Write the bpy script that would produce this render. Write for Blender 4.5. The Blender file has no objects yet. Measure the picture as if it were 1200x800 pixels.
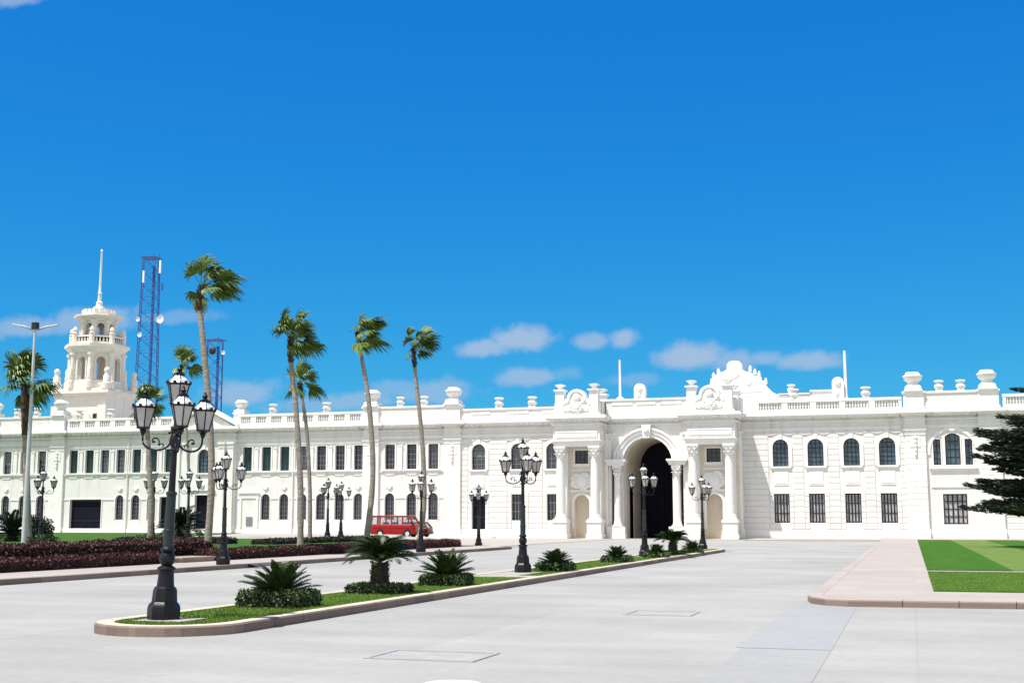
import bpy, math, random
from mathutils import Vector, Matrix
from math import sin, cos, pi, radians, sqrt, atan2, tan
random.seed(7)
C = bpy.context.scene.collection
S = bpy.context.scene

# ------------------------------------------------------------------ camera
EYE = 1.65; YAW = radians(17.3); PITCH = radians(8.03); FPX = 1488.0
cam = bpy.data.cameras.new('camera'); cam.sensor_width = 36.0; cam.sensor_fit = 'HORIZONTAL'
cam.lens = 36.0*FPX/1200.0; cam.clip_start = 0.1; cam.clip_end = 6000
camo = bpy.data.objects.new('camera', cam); C.objects.link(camo)
camo.location = (0, 0, EYE); camo.rotation_euler = (pi/2+PITCH, 0, YAW)
S.camera = camo

# ------------------------------------------------------------------ light
SUN_EL = radians(65.0); SUN_AZ = radians(37.0)         # azimuth measured from the facade normal towards -X
to_sun = Vector((-sin(SUN_AZ)*cos(SUN_EL), -cos(SUN_AZ)*cos(SUN_EL), sin(SUN_EL)))
sl = bpy.data.lights.new('sun', 'SUN'); sl.energy = 4.8; sl.angle = radians(0.53); sl.color = (1.0, 0.95, 0.87)
so = bpy.data.objects.new('sun', sl); C.objects.link(so)
so.rotation_euler = (-to_sun).to_track_quat('-Z', 'Y').to_euler(); so.location = (0, 0, 60)

def ray(x, y):
    u = (x-600)/FPX; v = (400-y)/FPX
    fw = cos(PITCH)-v*sin(PITCH); up = sin(PITCH)+v*cos(PITCH)
    return (u*cos(YAW)-fw*sin(YAW), u*sin(YAW)+fw*cos(YAW), up)
def G(x, y, z=0.0):
    r = ray(x, y); t = (z-EYE)/r[2]; return (r[0]*t, r[1]*t, z)
def F(x, y, D=118.0):
    r = ray(x, y); t = D/r[1]; return (r[0]*t, D, EYE+r[2]*t)

world = bpy.data.worlds.new('World'); S.world = world; world.use_nodes = True
def build_world():
    nt = world.node_tree; N = nt.nodes; L = nt.links
    for n in list(N): N.remove(n)
    out = N.new('ShaderNodeOutputWorld'); bg = N.new('ShaderNodeBackground'); bg.inputs['Strength'].default_value = 0.12
    sky = N.new('ShaderNodeTexSky'); sky.sky_type = 'NISHITA'; sky.sun_disc = False
    sky.sun_elevation = SUN_EL; sky.sun_rotation = atan2(to_sun.x, to_sun.y)
    sky.altitude = 0; sky.air_density = 1.0; sky.dust_density = 0.3; sky.ozone_density = 2.5
    hsv = N.new('ShaderNodeHueSaturation'); hsv.inputs['Hue'].default_value = 0.497; hsv.inputs['Saturation'].default_value = SKY_SAT
    hsv.inputs['Value'].default_value = SKY_VAL
    L.new(sky.outputs[0], hsv.inputs['Color'])
    tint = N.new('ShaderNodeMix'); tint.data_type = 'RGBA'; tint.blend_type = 'MULTIPLY'; tint.inputs['Factor'].default_value = 1
    L.new(hsv.outputs[0], tint.inputs['A']); tint.inputs['B'].default_value = SKY_DEEP
    pale = N.new('ShaderNodeHueSaturation'); pale.inputs['Saturation'].default_value = 0.35; pale.inputs['Value'].default_value = SKY_FILL
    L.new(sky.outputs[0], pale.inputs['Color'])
    tc = N.new('ShaderNodeTexCoord'); sep = N.new('ShaderNodeSeparateXYZ'); L.new(tc.outputs['Generated'], sep.inputs[0])
    def M(op, a, b=None, clamp=False):
        m = N.new('ShaderNodeMath'); m.operation = op; m.use_clamp = clamp
        for i, q in enumerate((a, b)):
            if q is None: continue
            if isinstance(q, (int, float)): m.inputs[i].default_value = q
            else: L.new(q, m.inputs[i])
        return m.outputs[0]
    yy = M('MAXIMUM', sep.outputs['Y'], 0.05)
    U = M('DIVIDE', sep.outputs['X'], yy); V = M('DIVIDE', sep.outputs['Z'], yy)
    comb = N.new('ShaderNodeCombineXYZ'); L.new(U, comb.inputs[0]); L.new(V, comb.inputs[1])
    nz = N.new('ShaderNodeTexNoise'); nz.inputs['Scale'].default_value = 34; nz.inputs['Detail'].default_value = 6; nz.inputs['Roughness'].default_value = 0.6
    L.new(comb.outputs[0], nz.inputs['Vector'])
    noise = M('SUBTRACT', nz.outputs['Fac'], 0.5)
    total = None
    # clouds low over the roof line: direction (u, v), half sizes, density
    for (px, py, wx, wy, den) in [(612, 398, 54, 26, .92), (570, 408, 44, 18, .85), (728, 398, 26, 20, .85), (697, 400, 34, 15, .7), (812, 418, 52, 27, .92), (862, 424, 46, 20, .7), (945, 423, 60, 19, .78), (895, 421, 40, 16, .65), (622, 441, 58, 18, .72), (740, 446, 44, 14, .35),
                                  (512, 460, 66, 22, .62), (420, 470, 70, 18, .62), (110, 376, 84, 24, .68), (30, 384, 80, 20, .66), (205, 372, 76, 14, .40), (285, 462, 60, 26, .72), (470, 455, 50, 16, .45),
                                  (22, -4, 70, 20, .62), (360, 475, 90, 16, .45)]:
        r = ray(px, py); u0 = r[0]/r[1]; v0 = r[2]/r[1]
        r2 = ray(px+wx, py); su = abs(r2[0]/r2[1]-u0); r3 = ray(px, py+wy); sv = abs(r3[2]/r3[1]-v0)
        a = M('DIVIDE', M('SUBTRACT', U, u0), su); b = M('DIVIDE', M('SUBTRACT', V, v0), sv)
        b = M('MAXIMUM', M('MULTIPLY', b, 1.12), M('MULTIPLY', b, -1.35))
        d = M('SUBTRACT', 1.0, M('SQRT', M('ADD', M('MULTIPLY', a, a), M('MULTIPLY', b, b))))
        d = M('ADD', d, M('MULTIPLY', noise, 1.5))
        mr = N.new('ShaderNodeMapRange'); mr.interpolation_type = 'SMOOTHSTEP'
        mr.inputs['From Min'].default_value = 0.0; mr.inputs['From Max'].default_value = 0.68; mr.inputs['To Max'].default_value = den
        L.new(d, mr.inputs['Value'])
        total = mr.outputs[0] if total is None else M('MAXIMUM', total, mr.outputs[0])
    front = M('GREATER_THAN', sep.outputs['Y'], 0.06)
    total = M('MULTIPLY', total, front)
    # flatten the gradient a little, channel by channel
    sc = N.new('ShaderNodeSeparateColor'); L.new(tint.outputs['Result'], sc.inputs[0]); cc = N.new('ShaderNodeCombineColor')
    for ch, (a_, g_) in zip(('Red', 'Green', 'Blue'), ((1.10, 1.05), (0.62, 0.70), (0.81, 0.33))):
        L.new(M('MULTIPLY', M('POWER', M('MULTIPLY', sc.outputs[ch], 0.156), g_), a_/0.156), cc.inputs[ch])
    # deep blue ahead; the unseen sky behind is whitened to fill shaded walls
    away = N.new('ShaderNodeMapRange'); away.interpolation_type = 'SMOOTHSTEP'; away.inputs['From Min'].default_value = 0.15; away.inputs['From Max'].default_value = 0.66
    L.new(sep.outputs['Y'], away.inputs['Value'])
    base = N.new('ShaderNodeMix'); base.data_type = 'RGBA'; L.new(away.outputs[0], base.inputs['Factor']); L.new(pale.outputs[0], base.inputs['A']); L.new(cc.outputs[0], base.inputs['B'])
    mix = N.new('ShaderNodeMix'); mix.data_type = 'RGBA'
    L.new(total, mix.inputs['Factor']); L.new(base.outputs['Result'], mix.inputs['A']); mix.inputs['B'].default_value = CLOUD_COL
    L.new(mix.outputs['Result'], bg.inputs['Color']); L.new(bg.outputs[0], out.inputs[0])
SKY_SAT = 1.3; SKY_VAL = 1.0; SKY_DEEP = (0.125, 0.745, 0.95, 1); SKY_FILL = 1.0; CLOUD_COL = (2.45, 3.40, 4.72, 1)
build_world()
S.view_settings.view_transform = 'Standard'; S.view_settings.look = 'None'; S.view_settings.gamma = 1.0
S.view_settings.use_curve_mapping = False; S.view_settings.exposure = 0.38

# ------------------------------------------------------------------ materials
def mat(name, col, rough=0.7, metal=0.0, vary=0.0, vscale=3.0, bump=0.0, bscale=30.0, island=0.0, col2=None, spec=0.4, coords='Object', stretch=None):
    m = bpy.data.materials.new(name); m.use_nodes = True
    nt = m.node_tree; N = nt.nodes; L = nt.links; b = N['Principled BSDF']
    b.inputs['Base Color'].default_value = (*col, 1); b.inputs['Roughness'].default_value = rough; b.inputs['Metallic'].default_value = metal
    b.inputs['Specular IOR Level'].default_value = spec
    tc = N.new('ShaderNodeTexCoord'); vec = tc.outputs[coords]
    if stretch:
        mp = N.new('ShaderNodeMapping'); mp.inputs['Scale'].default_value = stretch; L.new(vec, mp.inputs['Vector']); vec = mp.outputs[0]
    src = None
    if island > 0:
        g = N.new('ShaderNodeNewGeometry'); src = g.outputs['Random Per Island']
    elif vary > 0:
        n = N.new('ShaderNodeTexNoise'); n.inputs['Scale'].default_value = vscale; n.inputs['Detail'].default_value = 6; n.inputs['Roughness'].default_value = 0.62
        L.new(vec, n.inputs['Vector'])
        mr = N.new('ShaderNodeMapRange'); mr.inputs['From Min'].default_value = 0.3; mr.inputs['From Max'].default_value = 0.7; L.new(n.outputs['Fac'], mr.inputs['Value']); src = mr.outputs[0]
    if src is not None:
        k = island if island > 0 else vary
        c2 = col2 if col2 else tuple(c*(1+k) for c in col)
        c1 = col if col2 else tuple(c*(1-k) for c in col)
        mx = N.new('ShaderNodeMix'); mx.data_type = 'RGBA'; L.new(src, mx.inputs['Factor'])
        mx.inputs['A'].default_value = (*c1, 1); mx.inputs['B'].default_value = (*[min(1, c) for c in c2], 1)
        L.new(mx.outputs['Result'], b.inputs['Base Color'])
    if bump > 0:
        n2 = N.new('ShaderNodeTexNoise'); n2.inputs['Scale'].default_value = bscale; n2.inputs['Detail'].default_value = 4; L.new(vec, n2.inputs['Vector'])
        bp = N.new('ShaderNodeBump'); bp.inputs['Strength'].default_value = bump; bp.inputs['Distance'].default_value = 0.02
        L.new(n2.outputs['Fac'], bp.inputs['Height']); L.new(bp.outputs[0], b.inputs['Normal'])
    return m

def stucco(name, col, dirt):
    """painted stone: blotchy, with vertical weather streaks of its own"""
    m = mat(name, col, 0.75, vary=0.05, vscale=0.8, bump=0.25, bscale=14)
    nt = m.node_tree; N = nt.nodes; L = nt.links; b = N['Principled BSDF']
    old = b.inputs['Base Color'].links[0].from_socket
    tc = N.new('ShaderNodeTexCoord'); mp = N.new('ShaderNodeMapping'); mp.inputs['Scale'].default_value = (2.2, 2.2, 0.12); L.new(tc.outputs['Object'], mp.inputs['Vector'])
    n = N.new('ShaderNodeTexNoise'); n.inputs['Scale'].default_value = 1.0; n.inputs['Detail'].default_value = 7; n.inputs['Roughness'].default_value = 0.65; L.new(mp.outputs[0], n.inputs['Vector'])
    mr = N.new('ShaderNodeMapRange'); mr.inputs['From Min'].default_value = 0.55; mr.inputs['From Max'].default_value = 0.8; mr.inputs['To Max'].default_value = 0.75; L.new(n.outputs['Fac'], mr.inputs['Value'])
    mx = N.new('ShaderNodeMix'); mx.data_type = 'RGBA'; L.new(mr.outputs[0], mx.inputs['Factor']); L.new(old, mx.inputs['A']); mx.inputs['B'].default_value = (*dirt, 1)
    L.new(mx.outputs['Result'], b.inputs['Base Color'])
    return m

STONE = stucco('white_painted_stone', (0.755, 0.745, 0.728), (0.54, 0.48, 0.41))
TRIM = stucco('white_trim', (0.825, 0.815, 0.795), (0.60, 0.54, 0.47))
TOWER = stucco('cream_tower_stone', (0.77, 0.725, 0.66), (0.52, 0.43, 0.34))
SHADESTONE = stucco('shaded_recess_stone', (0.72, 0.65, 0.55), (0.55, 0.48, 0.40))  # beige shade of the recessed walls put into the stone colour
ROOF = mat('roof_screed', (0.5, 0.48, 0.45), 0.9, vary=0.15)
GLASS = mat('dark_window_glass', (0.012, 0.016, 0.028), 0.12, spec=0.6, vary=0.4, vscale=0.9)
BLUEGLASS = mat('blue_window_glass', (0.05, 0.10, 0.14), 0.1, spec=0.6, vary=0.5, vscale=0.8)
TEAL = mat('teal_shutter', (0.035, 0.085, 0.085), 0.55, vary=0.25, vscale=1.5)
CURTAIN = mat('pale_curtain_behind_glass', (0.42, 0.42, 0.43), 0.3, vary=0.35, vscale=2.5, spec=0.5)
BLIND = mat('grey_roller_blind', (0.20, 0.21, 0.22), 0.8, vary=0.2, vscale=2)
GLASS2 = mat('grey_window_glass', (0.035, 0.042, 0.06), 0.08, spec=0.8, vary=0.5, vscale=0.7)
BAR = mat('black_window_iron', (0.012, 0.012, 0.018), 0.5)
PALEBAR = mat('grey_glazing_bar', (0.20, 0.21, 0.24), 0.5)
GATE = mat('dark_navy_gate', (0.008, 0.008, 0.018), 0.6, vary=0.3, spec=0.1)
IRON = mat('black_lamp_iron', (0.006, 0.0065, 0.010), 0.38, vary=0.3, vscale=6, bump=0.15, bscale=40, spec=0.3)
IRONG = mat('dark_green_lamp_iron', (0.008, 0.017, 0.017), 0.4, vary=0.3, vscale=6, bump=0.15, bscale=40, spec=0.5)
LAMPGLASS = mat('frosted_lantern_glass', (0.47, 0.45, 0.435), 0.3, vary=0.12, vscale=4)
LAMPROOF = mat('opal_lantern_roof', (0.74, 0.75, 0.77), 0.3)
STEEL = mat('galvanised_pole', (0.56, 0.58, 0.60), 0.5, metal=0.1, vary=0.1)
BLUESTEEL = mat('blue_painted_lattice', (0.038, 0.088, 0.29), 0.5)
DISH = mat('white_dish', (0.75, 0.76, 0.78), 0.5)
KERB = mat('pink_stone_kerb', (0.36, 0.275, 0.235), 0.85, vary=0.16, vscale=1.2, bump=0.3, bscale=20)
KERBST = mat('kerb_stones', (0.165, 0.122, 0.104), 0.85, island=1, col2=(0.25, 0.19, 0.16), bump=0.4, bscale=25)  # own brownish tone, darkened further for the shade on the kerb sides
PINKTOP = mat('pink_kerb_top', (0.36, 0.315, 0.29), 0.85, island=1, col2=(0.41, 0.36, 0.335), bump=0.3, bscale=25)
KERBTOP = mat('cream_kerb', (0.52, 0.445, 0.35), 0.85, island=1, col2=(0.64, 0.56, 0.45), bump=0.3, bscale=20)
BARK = mat('palm_bark', (0.30, 0.265, 0.23), 0.95, vary=0.42, vscale=3.2, bump=1.0, bscale=9, stretch=(1, 1, 4.5))
DARKBARK = mat('dark_palm_boot', (0.07, 0.05, 0.035), 0.95, vary=0.4, vscale=8, bump=0.8, bscale=14)
CYCBARK = mat('cycad_bark', (0.06, 0.045, 0.035), 0.95, vary=0.4, vscale=10, bump=1.0, bscale=20)
PALML = mat('palm_leaf', (0.022, 0.055, 0.010), 0.45, island=1, col2=(0.19, 0.27, 0.06))
CYCL = mat('cycad_leaf', (0.010, 0.026, 0.010), 0.4, island=1, col2=(0.055, 0.095, 0.024), spec=0.15)
CYCL2 = mat('dark_cycad_leaf', (0.010, 0.022, 0.012), 0.45, island=1, col2=(0.03, 0.05, 0.022))
PINEL = mat('pine_needles', (0.005, 0.013, 0.009), 0.7, island=1, col2=(0.034, 0.052, 0.030))
BOXL = mat('box_hedge_leaf', (0.014, 0.042, 0.010), 0.5, island=1, col2=(0.11, 0.18, 0.05))
REDL = mat('red_hedge_leaf', (0.014, 0.004, 0.005), 0.55, island=1, col2=(0.105, 0.024, 0.020))
DARKL = mat('dark_hedge_leaf', (0.008, 0.010, 0.006), 0.55, island=1, col2=(0.035, 0.045, 0.020))
HEDGEIN = mat('hedge_twigs', (0.012, 0.010, 0.008), 0.9)
GRASS = mat('lawn_grass', (0.085, 0.165, 0.022), 0.85, vary=0.35, vscale=2.2, bump=0.6, bscale=60, spec=0.08)
BLADE = mat('grass_blade', (0.065, 0.145, 0.018), 0.7, island=1, col2=(0.22, 0.32, 0.075), spec=0.1)
DKGRASS = mat('far_lawn_grass', (0.046, 0.112, 0.018), 0.85, vary=0.25, vscale=0.7, bump=0.5, bscale=40, spec=0.08)
RED = mat('red_car_paint', (0.30, 0.005, 0.007), 0.38, vary=0.06, vscale=2, spec=0.35)
DKRED = mat('dark_red_car_paint', (0.12, 0.006, 0.010), 0.35, spec=0.4)
TYRE = mat('rubber_tyre', (0.015, 0.015, 0.016), 0.85)
HUB = mat('pale_hub_cap', (0.62, 0.60, 0.52), 0.4)
BLACK = mat('black_plastic', (0.015, 0.015, 0.016), 0.5)
CHROME = mat('bumper_chrome', (0.55, 0.55, 0.55), 0.3, metal=0.6)
REDLIGHT = mat('red_tail_lens', (0.4, 0.01, 0.01), 0.2)
CLEARLIGHT = mat('head_lamp_lens', (0.75, 0.75, 0.72), 0.15)
WHITEPAINT = mat('white_road_paint', (0.82, 0.82, 0.82), 0.6, vary=0.04)
SEAT = mat('seat_cloth', (0.05, 0.05, 0.06), 0.9)
COVER = mat('concrete_cover', (0.335, 0.336, 0.336), 0.85, vary=0.15, vscale=3)
def carglass():
    m = bpy.data.materials.new('clear_car_glass'); m.use_nodes = True; N = m.node_tree.nodes; L = m.node_tree.links
    for n in list(N): N.remove(n)
    o = N.new('ShaderNodeOutputMaterial'); t = N.new('ShaderNodeBsdfTransparent'); t.inputs[0].default_value = (.78, .80, .80, 1)
    g = N.new('ShaderNodeBsdfGlossy'); g.inputs['Roughness'].default_value = 0.05
    mx = N.new('ShaderNodeMixShader'); mx.inputs[0].default_value = 0.12
    L.new(t.outputs[0], mx.inputs[1]); L.new(g.outputs[0], mx.inputs[2]); L.new(mx.outputs[0], o.inputs[0]); return m
CARGLASS = carglass()

def paving(name, col, sx, sy, jw, jdark, blot):
    """concrete slabs with joints, blotches, tyre-polished streaks and small stains"""
    m = mat(name, col, 0.85, bump=0.25, bscale=45, spec=0.15)
    nt = m.node_tree; N = nt.nodes; L = nt.links; b = N['Principled BSDF']
    tc = N.new('ShaderNodeTexCoord'); sp = N.new('ShaderNodeSeparateXYZ'); L.new(tc.outputs['Object'], sp.inputs[0])
    def M(op, a, bb=None):
        q = N.new('ShaderNodeMath'); q.operation = op
        for i, v in enumerate((a, bb)):
            if v is None: continue
            if isinstance(v, (int, float)): q.inputs[i].default_value = v
            else: L.new(v, q.inputs[i])
        return q.outputs[0]
    def noise(scale, detail, stretch=(1, 1, 1), rough=0.6):
        mp = N.new('ShaderNodeMapping'); mp.inputs['Scale'].default_value = stretch; L.new(tc.outputs['Object'], mp.inputs['Vector'])
        n = N.new('ShaderNodeTexNoise'); n.inputs['Scale'].default_value = scale; n.inputs['Detail'].default_value = detail; n.inputs['Roughness'].default_value = rough
        L.new(mp.outputs[0], n.inputs['Vector']); return n.outputs['Fac']
    def remap(v, a, c, lo, hi):
        r = N.new('ShaderNodeMapRange'); r.inputs['From Min'].default_value = a; r.inputs['From Max'].default_value = c
        r.inputs['To Min'].default_value = lo; r.inputs['To Max'].default_value = hi; L.new(v, r.inputs['Value']); return r.outputs[0]
    f = remap(noise(0.22, 8), .3, .7, 1-blot, 1+blot)
    f = M('MULTIPLY', f, remap(noise(1.0, 6, (0.10, 1.1, 1)), .3, .75, 1-blot*.5, 1+blot*.5))
    f = M('MULTIPLY', f, remap(noise(6, 5), .3, .7, 0.95, 1.05))
    f = M('MULTIPLY', f, remap(noise(1.6, 3), .68, .78, 1.0, 0.86))
    if sx:
        for ax, s in (('X', sx), ('Y', sy)):
            q = M('ABSOLUTE', M('SUBTRACT', M('FRACT', M('DIVIDE', sp.outputs[ax], s)), 0.5))
            ln = N.new('ShaderNodeMapRange'); ln.inputs['From Min'].default_value = 0.5-jw/s; ln.inputs['From Max'].default_value = 0.5
            ln.inputs['To Min'].default_value = 1.0; ln.inputs['To Max'].default_value = jdark; L.new(q, ln.inputs['Value'])
            f = M('MULTIPLY', f, ln.outputs[0])
        # every slab its own tone
        cx = M('FLOOR', M('ADD', M('DIVIDE', sp.outputs['X'], sx), 0.0)); cy = M('FLOOR', M('DIVIDE', sp.outputs['Y'], sy))
        cb = N.new('ShaderNodeCombineXYZ'); L.new(cx, cb.inputs[0]); L.new(cy, cb.inputs[1])
        wn = N.new('ShaderNodeTexWhiteNoise'); wn.noise_dimensions = '2D'; L.new(cb.outputs[0], wn.inputs['Vector'])
        f = M('MULTIPLY', f, remap(wn.outputs['Value'], 0, 1, 0.965, 1.035))
    vm = N.new('ShaderNodeVectorMath'); vm.operation = 'SCALE'; vm.inputs[0].default_value = col; L.new(f, vm.inputs['Scale'])
    L.new(vm.outputs[0], b.inputs['Base Color'])
    return m
PLAZA = paving('plaza_concrete', (0.340, 0.338, 0.330), 6.2, 7.5, 0.03, 0.93, 0.13)
PINKPAVE = paving('pink_paving', (0.385, 0.345, 0.325), 1.2, 1.2, 0.016, 0.95, 0.07)
PALEPAVE = paving('pale_terrace_paving', (0.40, 0.37, 0.345), 1.2, 1.2, 0.03, 0.9, 0.06)
PATCH = paving('bluish_concrete_patch', (0.326, 0.330, 0.343), 0, 0, 0, 0, 0.07)

# ------------------------------------------------------------------ mesh builder
class MB:
    def __init__(s): s.v = []; s.f = []
    def p(s, co): s.v.append(tuple(co)); return len(s.v)-1
    def poly(s, pts): s.f.append([s.p(q) for q in pts])
    def box(s, x0, x1, y0, y1, z0, z1):
        b = len(s.v)
        s.v += [(x0, y0, z0), (x1, y0, z0), (x1, y1, z0), (x0, y1, z0), (x0, y0, z1), (x1, y0, z1), (x1, y1, z1), (x0, y1, z1)]
        s.f += [[b+i for i in q] for q in ((3, 2, 1, 0), (4, 5, 6, 7), (0, 1, 5, 4), (1, 2, 6, 5), (2, 3, 7, 6), (3, 0, 4, 7))]
    def fbox(s, fr, u0, u1, w0, w1, d0, d1):
        b = len(s.v)
        s.v += [tuple(fr(*q)) for q in ((u0, w0, d0), (u1, w0, d0), (u1, w0, d1), (u0, w0, d1), (u0, w1, d0), (u1, w1, d0), (u1, w1, d1), (u0, w1, d1))]
        s.f += [[b+i for i in q] for q in ((3, 2, 1, 0), (4, 5, 6, 7), (0, 1, 5, 4), (1, 2, 6, 5), (2, 3, 7, 6), (3, 0, 4, 7))]
    def lathe(s, prof, c=(0, 0, 0), n=16, rot=0.0, cap=True):
        b = len(s.v)
        for (r, z) in prof:
            for i in range(n):
                a = rot+2*pi*i/n; s.v.append((c[0]+r*cos(a), c[1]+r*sin(a), c[2]+z))
        for j in range(len(prof)-1):
            for i in range(n):
                k = (i+1) % n; s.f.append([b+j*n+i, b+j*n+k, b+(j+1)*n+k, b+(j+1)*n+i])
        if cap:
            s.f.append([b+i for i in range(n)][::-1]); s.f.append([b+(len(prof)-1)*n+i for i in range(n)])
    def tube(s, pts, rad, n=8, cap=True):
        pts = [Vector(q) for q in pts]; b = len(s.v); m = len(pts)
        if not isinstance(rad, (list, tuple)): rad = [rad]*m
        ref = Vector((0.123, 0.31, 0.94)).normalized()
        for i, q in enumerate(pts):
            t = (pts[min(i+1, m-1)]-pts[max(i-1, 0)]).normalized()
            r0 = ref if abs(t.dot(ref)) < 0.95 else Vector((1, 0, 0))
            a = t.cross(r0).normalized(); c = t.cross(a)
            for k in range(n):
                w = 2*pi*k/n; s.v.append(tuple(q+(a*cos(w)+c*sin(w))*rad[i]))
        for j in range(m-1):
            for i in range(n):
                k = (i+1) % n; s.f.append([b+j*n+i, b+j*n+k, b+(j+1)*n+k, b+(j+1)*n+i])
        if cap:
            s.f.append([b+i for i in range(n)][::-1]); s.f.append([b+(m-1)*n+i for i in range(n)])
    def prism(s, fr, outline, d0, d1):
        """outline in (u, w), extruded through depth d0..d1"""
        n = len(outline); b = len(s.v)
        s.v += [tuple(fr(u, w, d0)) for u, w in outline]+[tuple(fr(u, w, d1)) for u, w in outline]
        s.f.append([b+i for i in range(n)]); s.f.append([b+n+i for i in range(n)][::-1])
        for i in range(n):
            k = (i+1) % n; s.f.append([b+i, b+k, b+n+k, b+n+i])
    def slab(s, pts, z0, z1): s.prism(lambda u, w, d: (u, w, d), pts, z0, z1)
    def ball(s, c, r, n=10, m=7):
        rx, ry, rz = r if isinstance(r, (tuple, list)) else (r, r, r); b = len(s.v)
        for j in range(m+1):
            t = pi*j/m
            for i in range(n): s.v.append((c[0]+rx*sin(t)*cos(2*pi*i/n), c[1]+ry*sin(t)*sin(2*pi*i/n), c[2]-rz*cos(t)))
        for j in range(m):
            for i in range(n):
                k = (i+1) % n; s.f.append([b+j*n+i, b+j*n+k, b+(j+1)*n+k, b+(j+1)*n+i])
    def build(s, name, m, parent=None, loc=(0, 0, 0), smooth=None):
        me = bpy.data.meshes.new(name); me.from_pydata(s.v, [], s.f); me.materials.append(m); me.update()
        if smooth is not None:
            me.polygons.foreach_set('use_smooth', [True]*len(me.polygons))
            if smooth < 180: me.set_sharp_from_angle(angle=radians(smooth))
        o = bpy.data.objects.new(name, me); C.objects.link(o); o.location = loc
        if parent: o.parent = parent
        return o

def tag(o, label=None, cat=None, group=None, kind=None):
    if label: o['label'] = label
    if cat: o['category'] = cat
    if group: o['group'] = group
    if kind: o['kind'] = kind
    return o
def empty(name, loc=(0, 0, 0), rz=0.0):
    o = bpy.data.objects.new(name, None); C.objects.link(o); o.location = loc; o.rotation_euler = (0, 0, rz); o.empty_display_size = 0.3; return o
def copy_tree(o, parent=None):
    c = o.copy(); C.objects.link(c)
    if parent: c.parent = parent
    for ch in o.children: copy_tree(ch, c)
    return c

# ------------------------------------------------------------------ ground
def sheet(name, pts, z, m, label, cat='ground', kind='structure', th=None):
    b = MB()
    if th: b.slab(pts, z-th, z)
    else: b.poly([(x, y, z) for x, y in pts])
    o = b.build(name, m); tag(o, label, cat, kind=kind); return o
sheet('plaza', [(-900, -60), (900, -60), (900, 1400), (-900, 1400)], 0.0, PLAZA, 'wide pale grey concrete plaza in front of the palace', 'plaza')

def rounded(x0, x1, y0, y1, r, n=8):
    pts = []
    for cx, cy, a0 in ((x1-r, y0+r, -pi/2), (x1-r, y1-r, 0), (x0+r, y1-r, pi/2), (x0+r, y0+r, pi)):
        for i in range(n+1):
            a = a0+pi/2*i/n; pts.append((cx+r*cos(a), cy+r*sin(a)))
    return pts
def densify(o, n_, step):
    A, B = [], []
    for i in range(len(o)):
        k = (i+1) % len(o); d = sqrt((o[k][0]-o[i][0])**2+(o[k][1]-o[i][1])**2); m = max(1, round(d/step))
        for t in range(m):
            f = t/m; A.append((o[i][0]+(o[k][0]-o[i][0])*f, o[i][1]+(o[k][1]-o[i][1])*f)); B.append((n_[i][0]+(n_[k][0]-n_[i][0])*f, n_[i][1]+(n_[k][1]-n_[i][1])*f))
    return A, B
def kerb_ring(name, outer, inner, z, m, label, z0=0.0):
    outer, inner = densify(outer, inner, 1.0)
    b = MB(); n = len(outer); cap = MB()
    for i in range(n):
        k = (i+1) % n; (ax, ay), (bx, by), (cx, cy), (dx, dy) = outer[i], outer[k], inner[k], inner[i]
        e = 0.025; dl = sqrt((bx-ax)**2+(by-ay)**2); g = min(.012, dl*.03)/dl
        if dl > .6: (bx, by), (cx, cy) = (bx+(ax-bx)*g, by+(ay-by)*g), (cx+(dx-cx)*g, cy+(dy-cy)*g)
        zj = z+random.uniform(-.004, .004) if dl > .6 else z
        # small chamfer
        fx = lambda p, q: (p[0]+(q[0]-p[0])*0.1, p[1]+(q[1]-p[1])*0.1, z)
        A, B = fx((ax, ay), (dx, dy)), fx((bx, by), (cx, cy))
        kq = len(b.v); b.v += [(ax, ay, z0), (bx, by, z0), (bx, by, z-e), (ax, ay, z-e), B, A]; b.f += [[kq, kq+1, kq+2, kq+3], [kq+3, kq+2, kq+4, kq+5]]; cap.poly([A, B, (cx, cy, z), (dx, dy, z)])
        b.poly([(cx, cy, z), (cx, cy, z0), (dx, dy, z0), (dx, dy, z)])
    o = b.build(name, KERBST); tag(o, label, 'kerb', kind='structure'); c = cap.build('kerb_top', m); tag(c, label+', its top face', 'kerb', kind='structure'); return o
# median island
IX0, IX1, IY0, IY1 = -11.95, -9.60, 16.2, 70.3
KW = 0.28
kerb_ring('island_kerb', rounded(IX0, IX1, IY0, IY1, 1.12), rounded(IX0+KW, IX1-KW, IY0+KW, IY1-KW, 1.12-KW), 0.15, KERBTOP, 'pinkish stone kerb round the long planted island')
def lawn_mesh(name, pts, z, m, label):
    return sheet(name, pts, z, m, label, 'lawn')
lawn_mesh('island_lawn', rounded(IX0+KW, IX1-KW, IY0+KW, IY1-KW, 1.12-KW), 0.135, GRASS, 'green lawn on the long island')
# right pavement and lawns
RP = [(-2.3+0.6, 26.0), (60, 27.6), (60, 117.6), (-2.3, 117.6), (-2.3, 26.7), (-2.2, 26.25)]
rp_o = [(-1.25, 25.95), (8, 26.5), (60, 29.0), (60, 117.7), (-2.45, 117.7), (-2.12, 27.4), (-2.0, 26.7), (-1.7, 26.2)]
rp_i = [(-1.20, 26.25), (8, 26.8), (59.7, 29.3), (59.7, 117.4), (-2.15, 117.4), (-1.82, 27.4), (-1.74, 26.85), (-1.5, 26.45)]
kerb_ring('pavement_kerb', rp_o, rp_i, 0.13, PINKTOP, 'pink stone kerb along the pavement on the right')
sheet('pavement', rp_i, 0.126, PINKPAVE, 'pinkish paved walk beside the lawns on the right', 'pavement')
sheet('facade_pavement', [(-13.4, 108.3), (-2.46, 108.3), (-2.46, 117.7), (-13.4, 117.7)], 0.10, PALEPAVE, 'pale paved strip along the foot of the palace', 'pavement', th=0.12)
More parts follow.
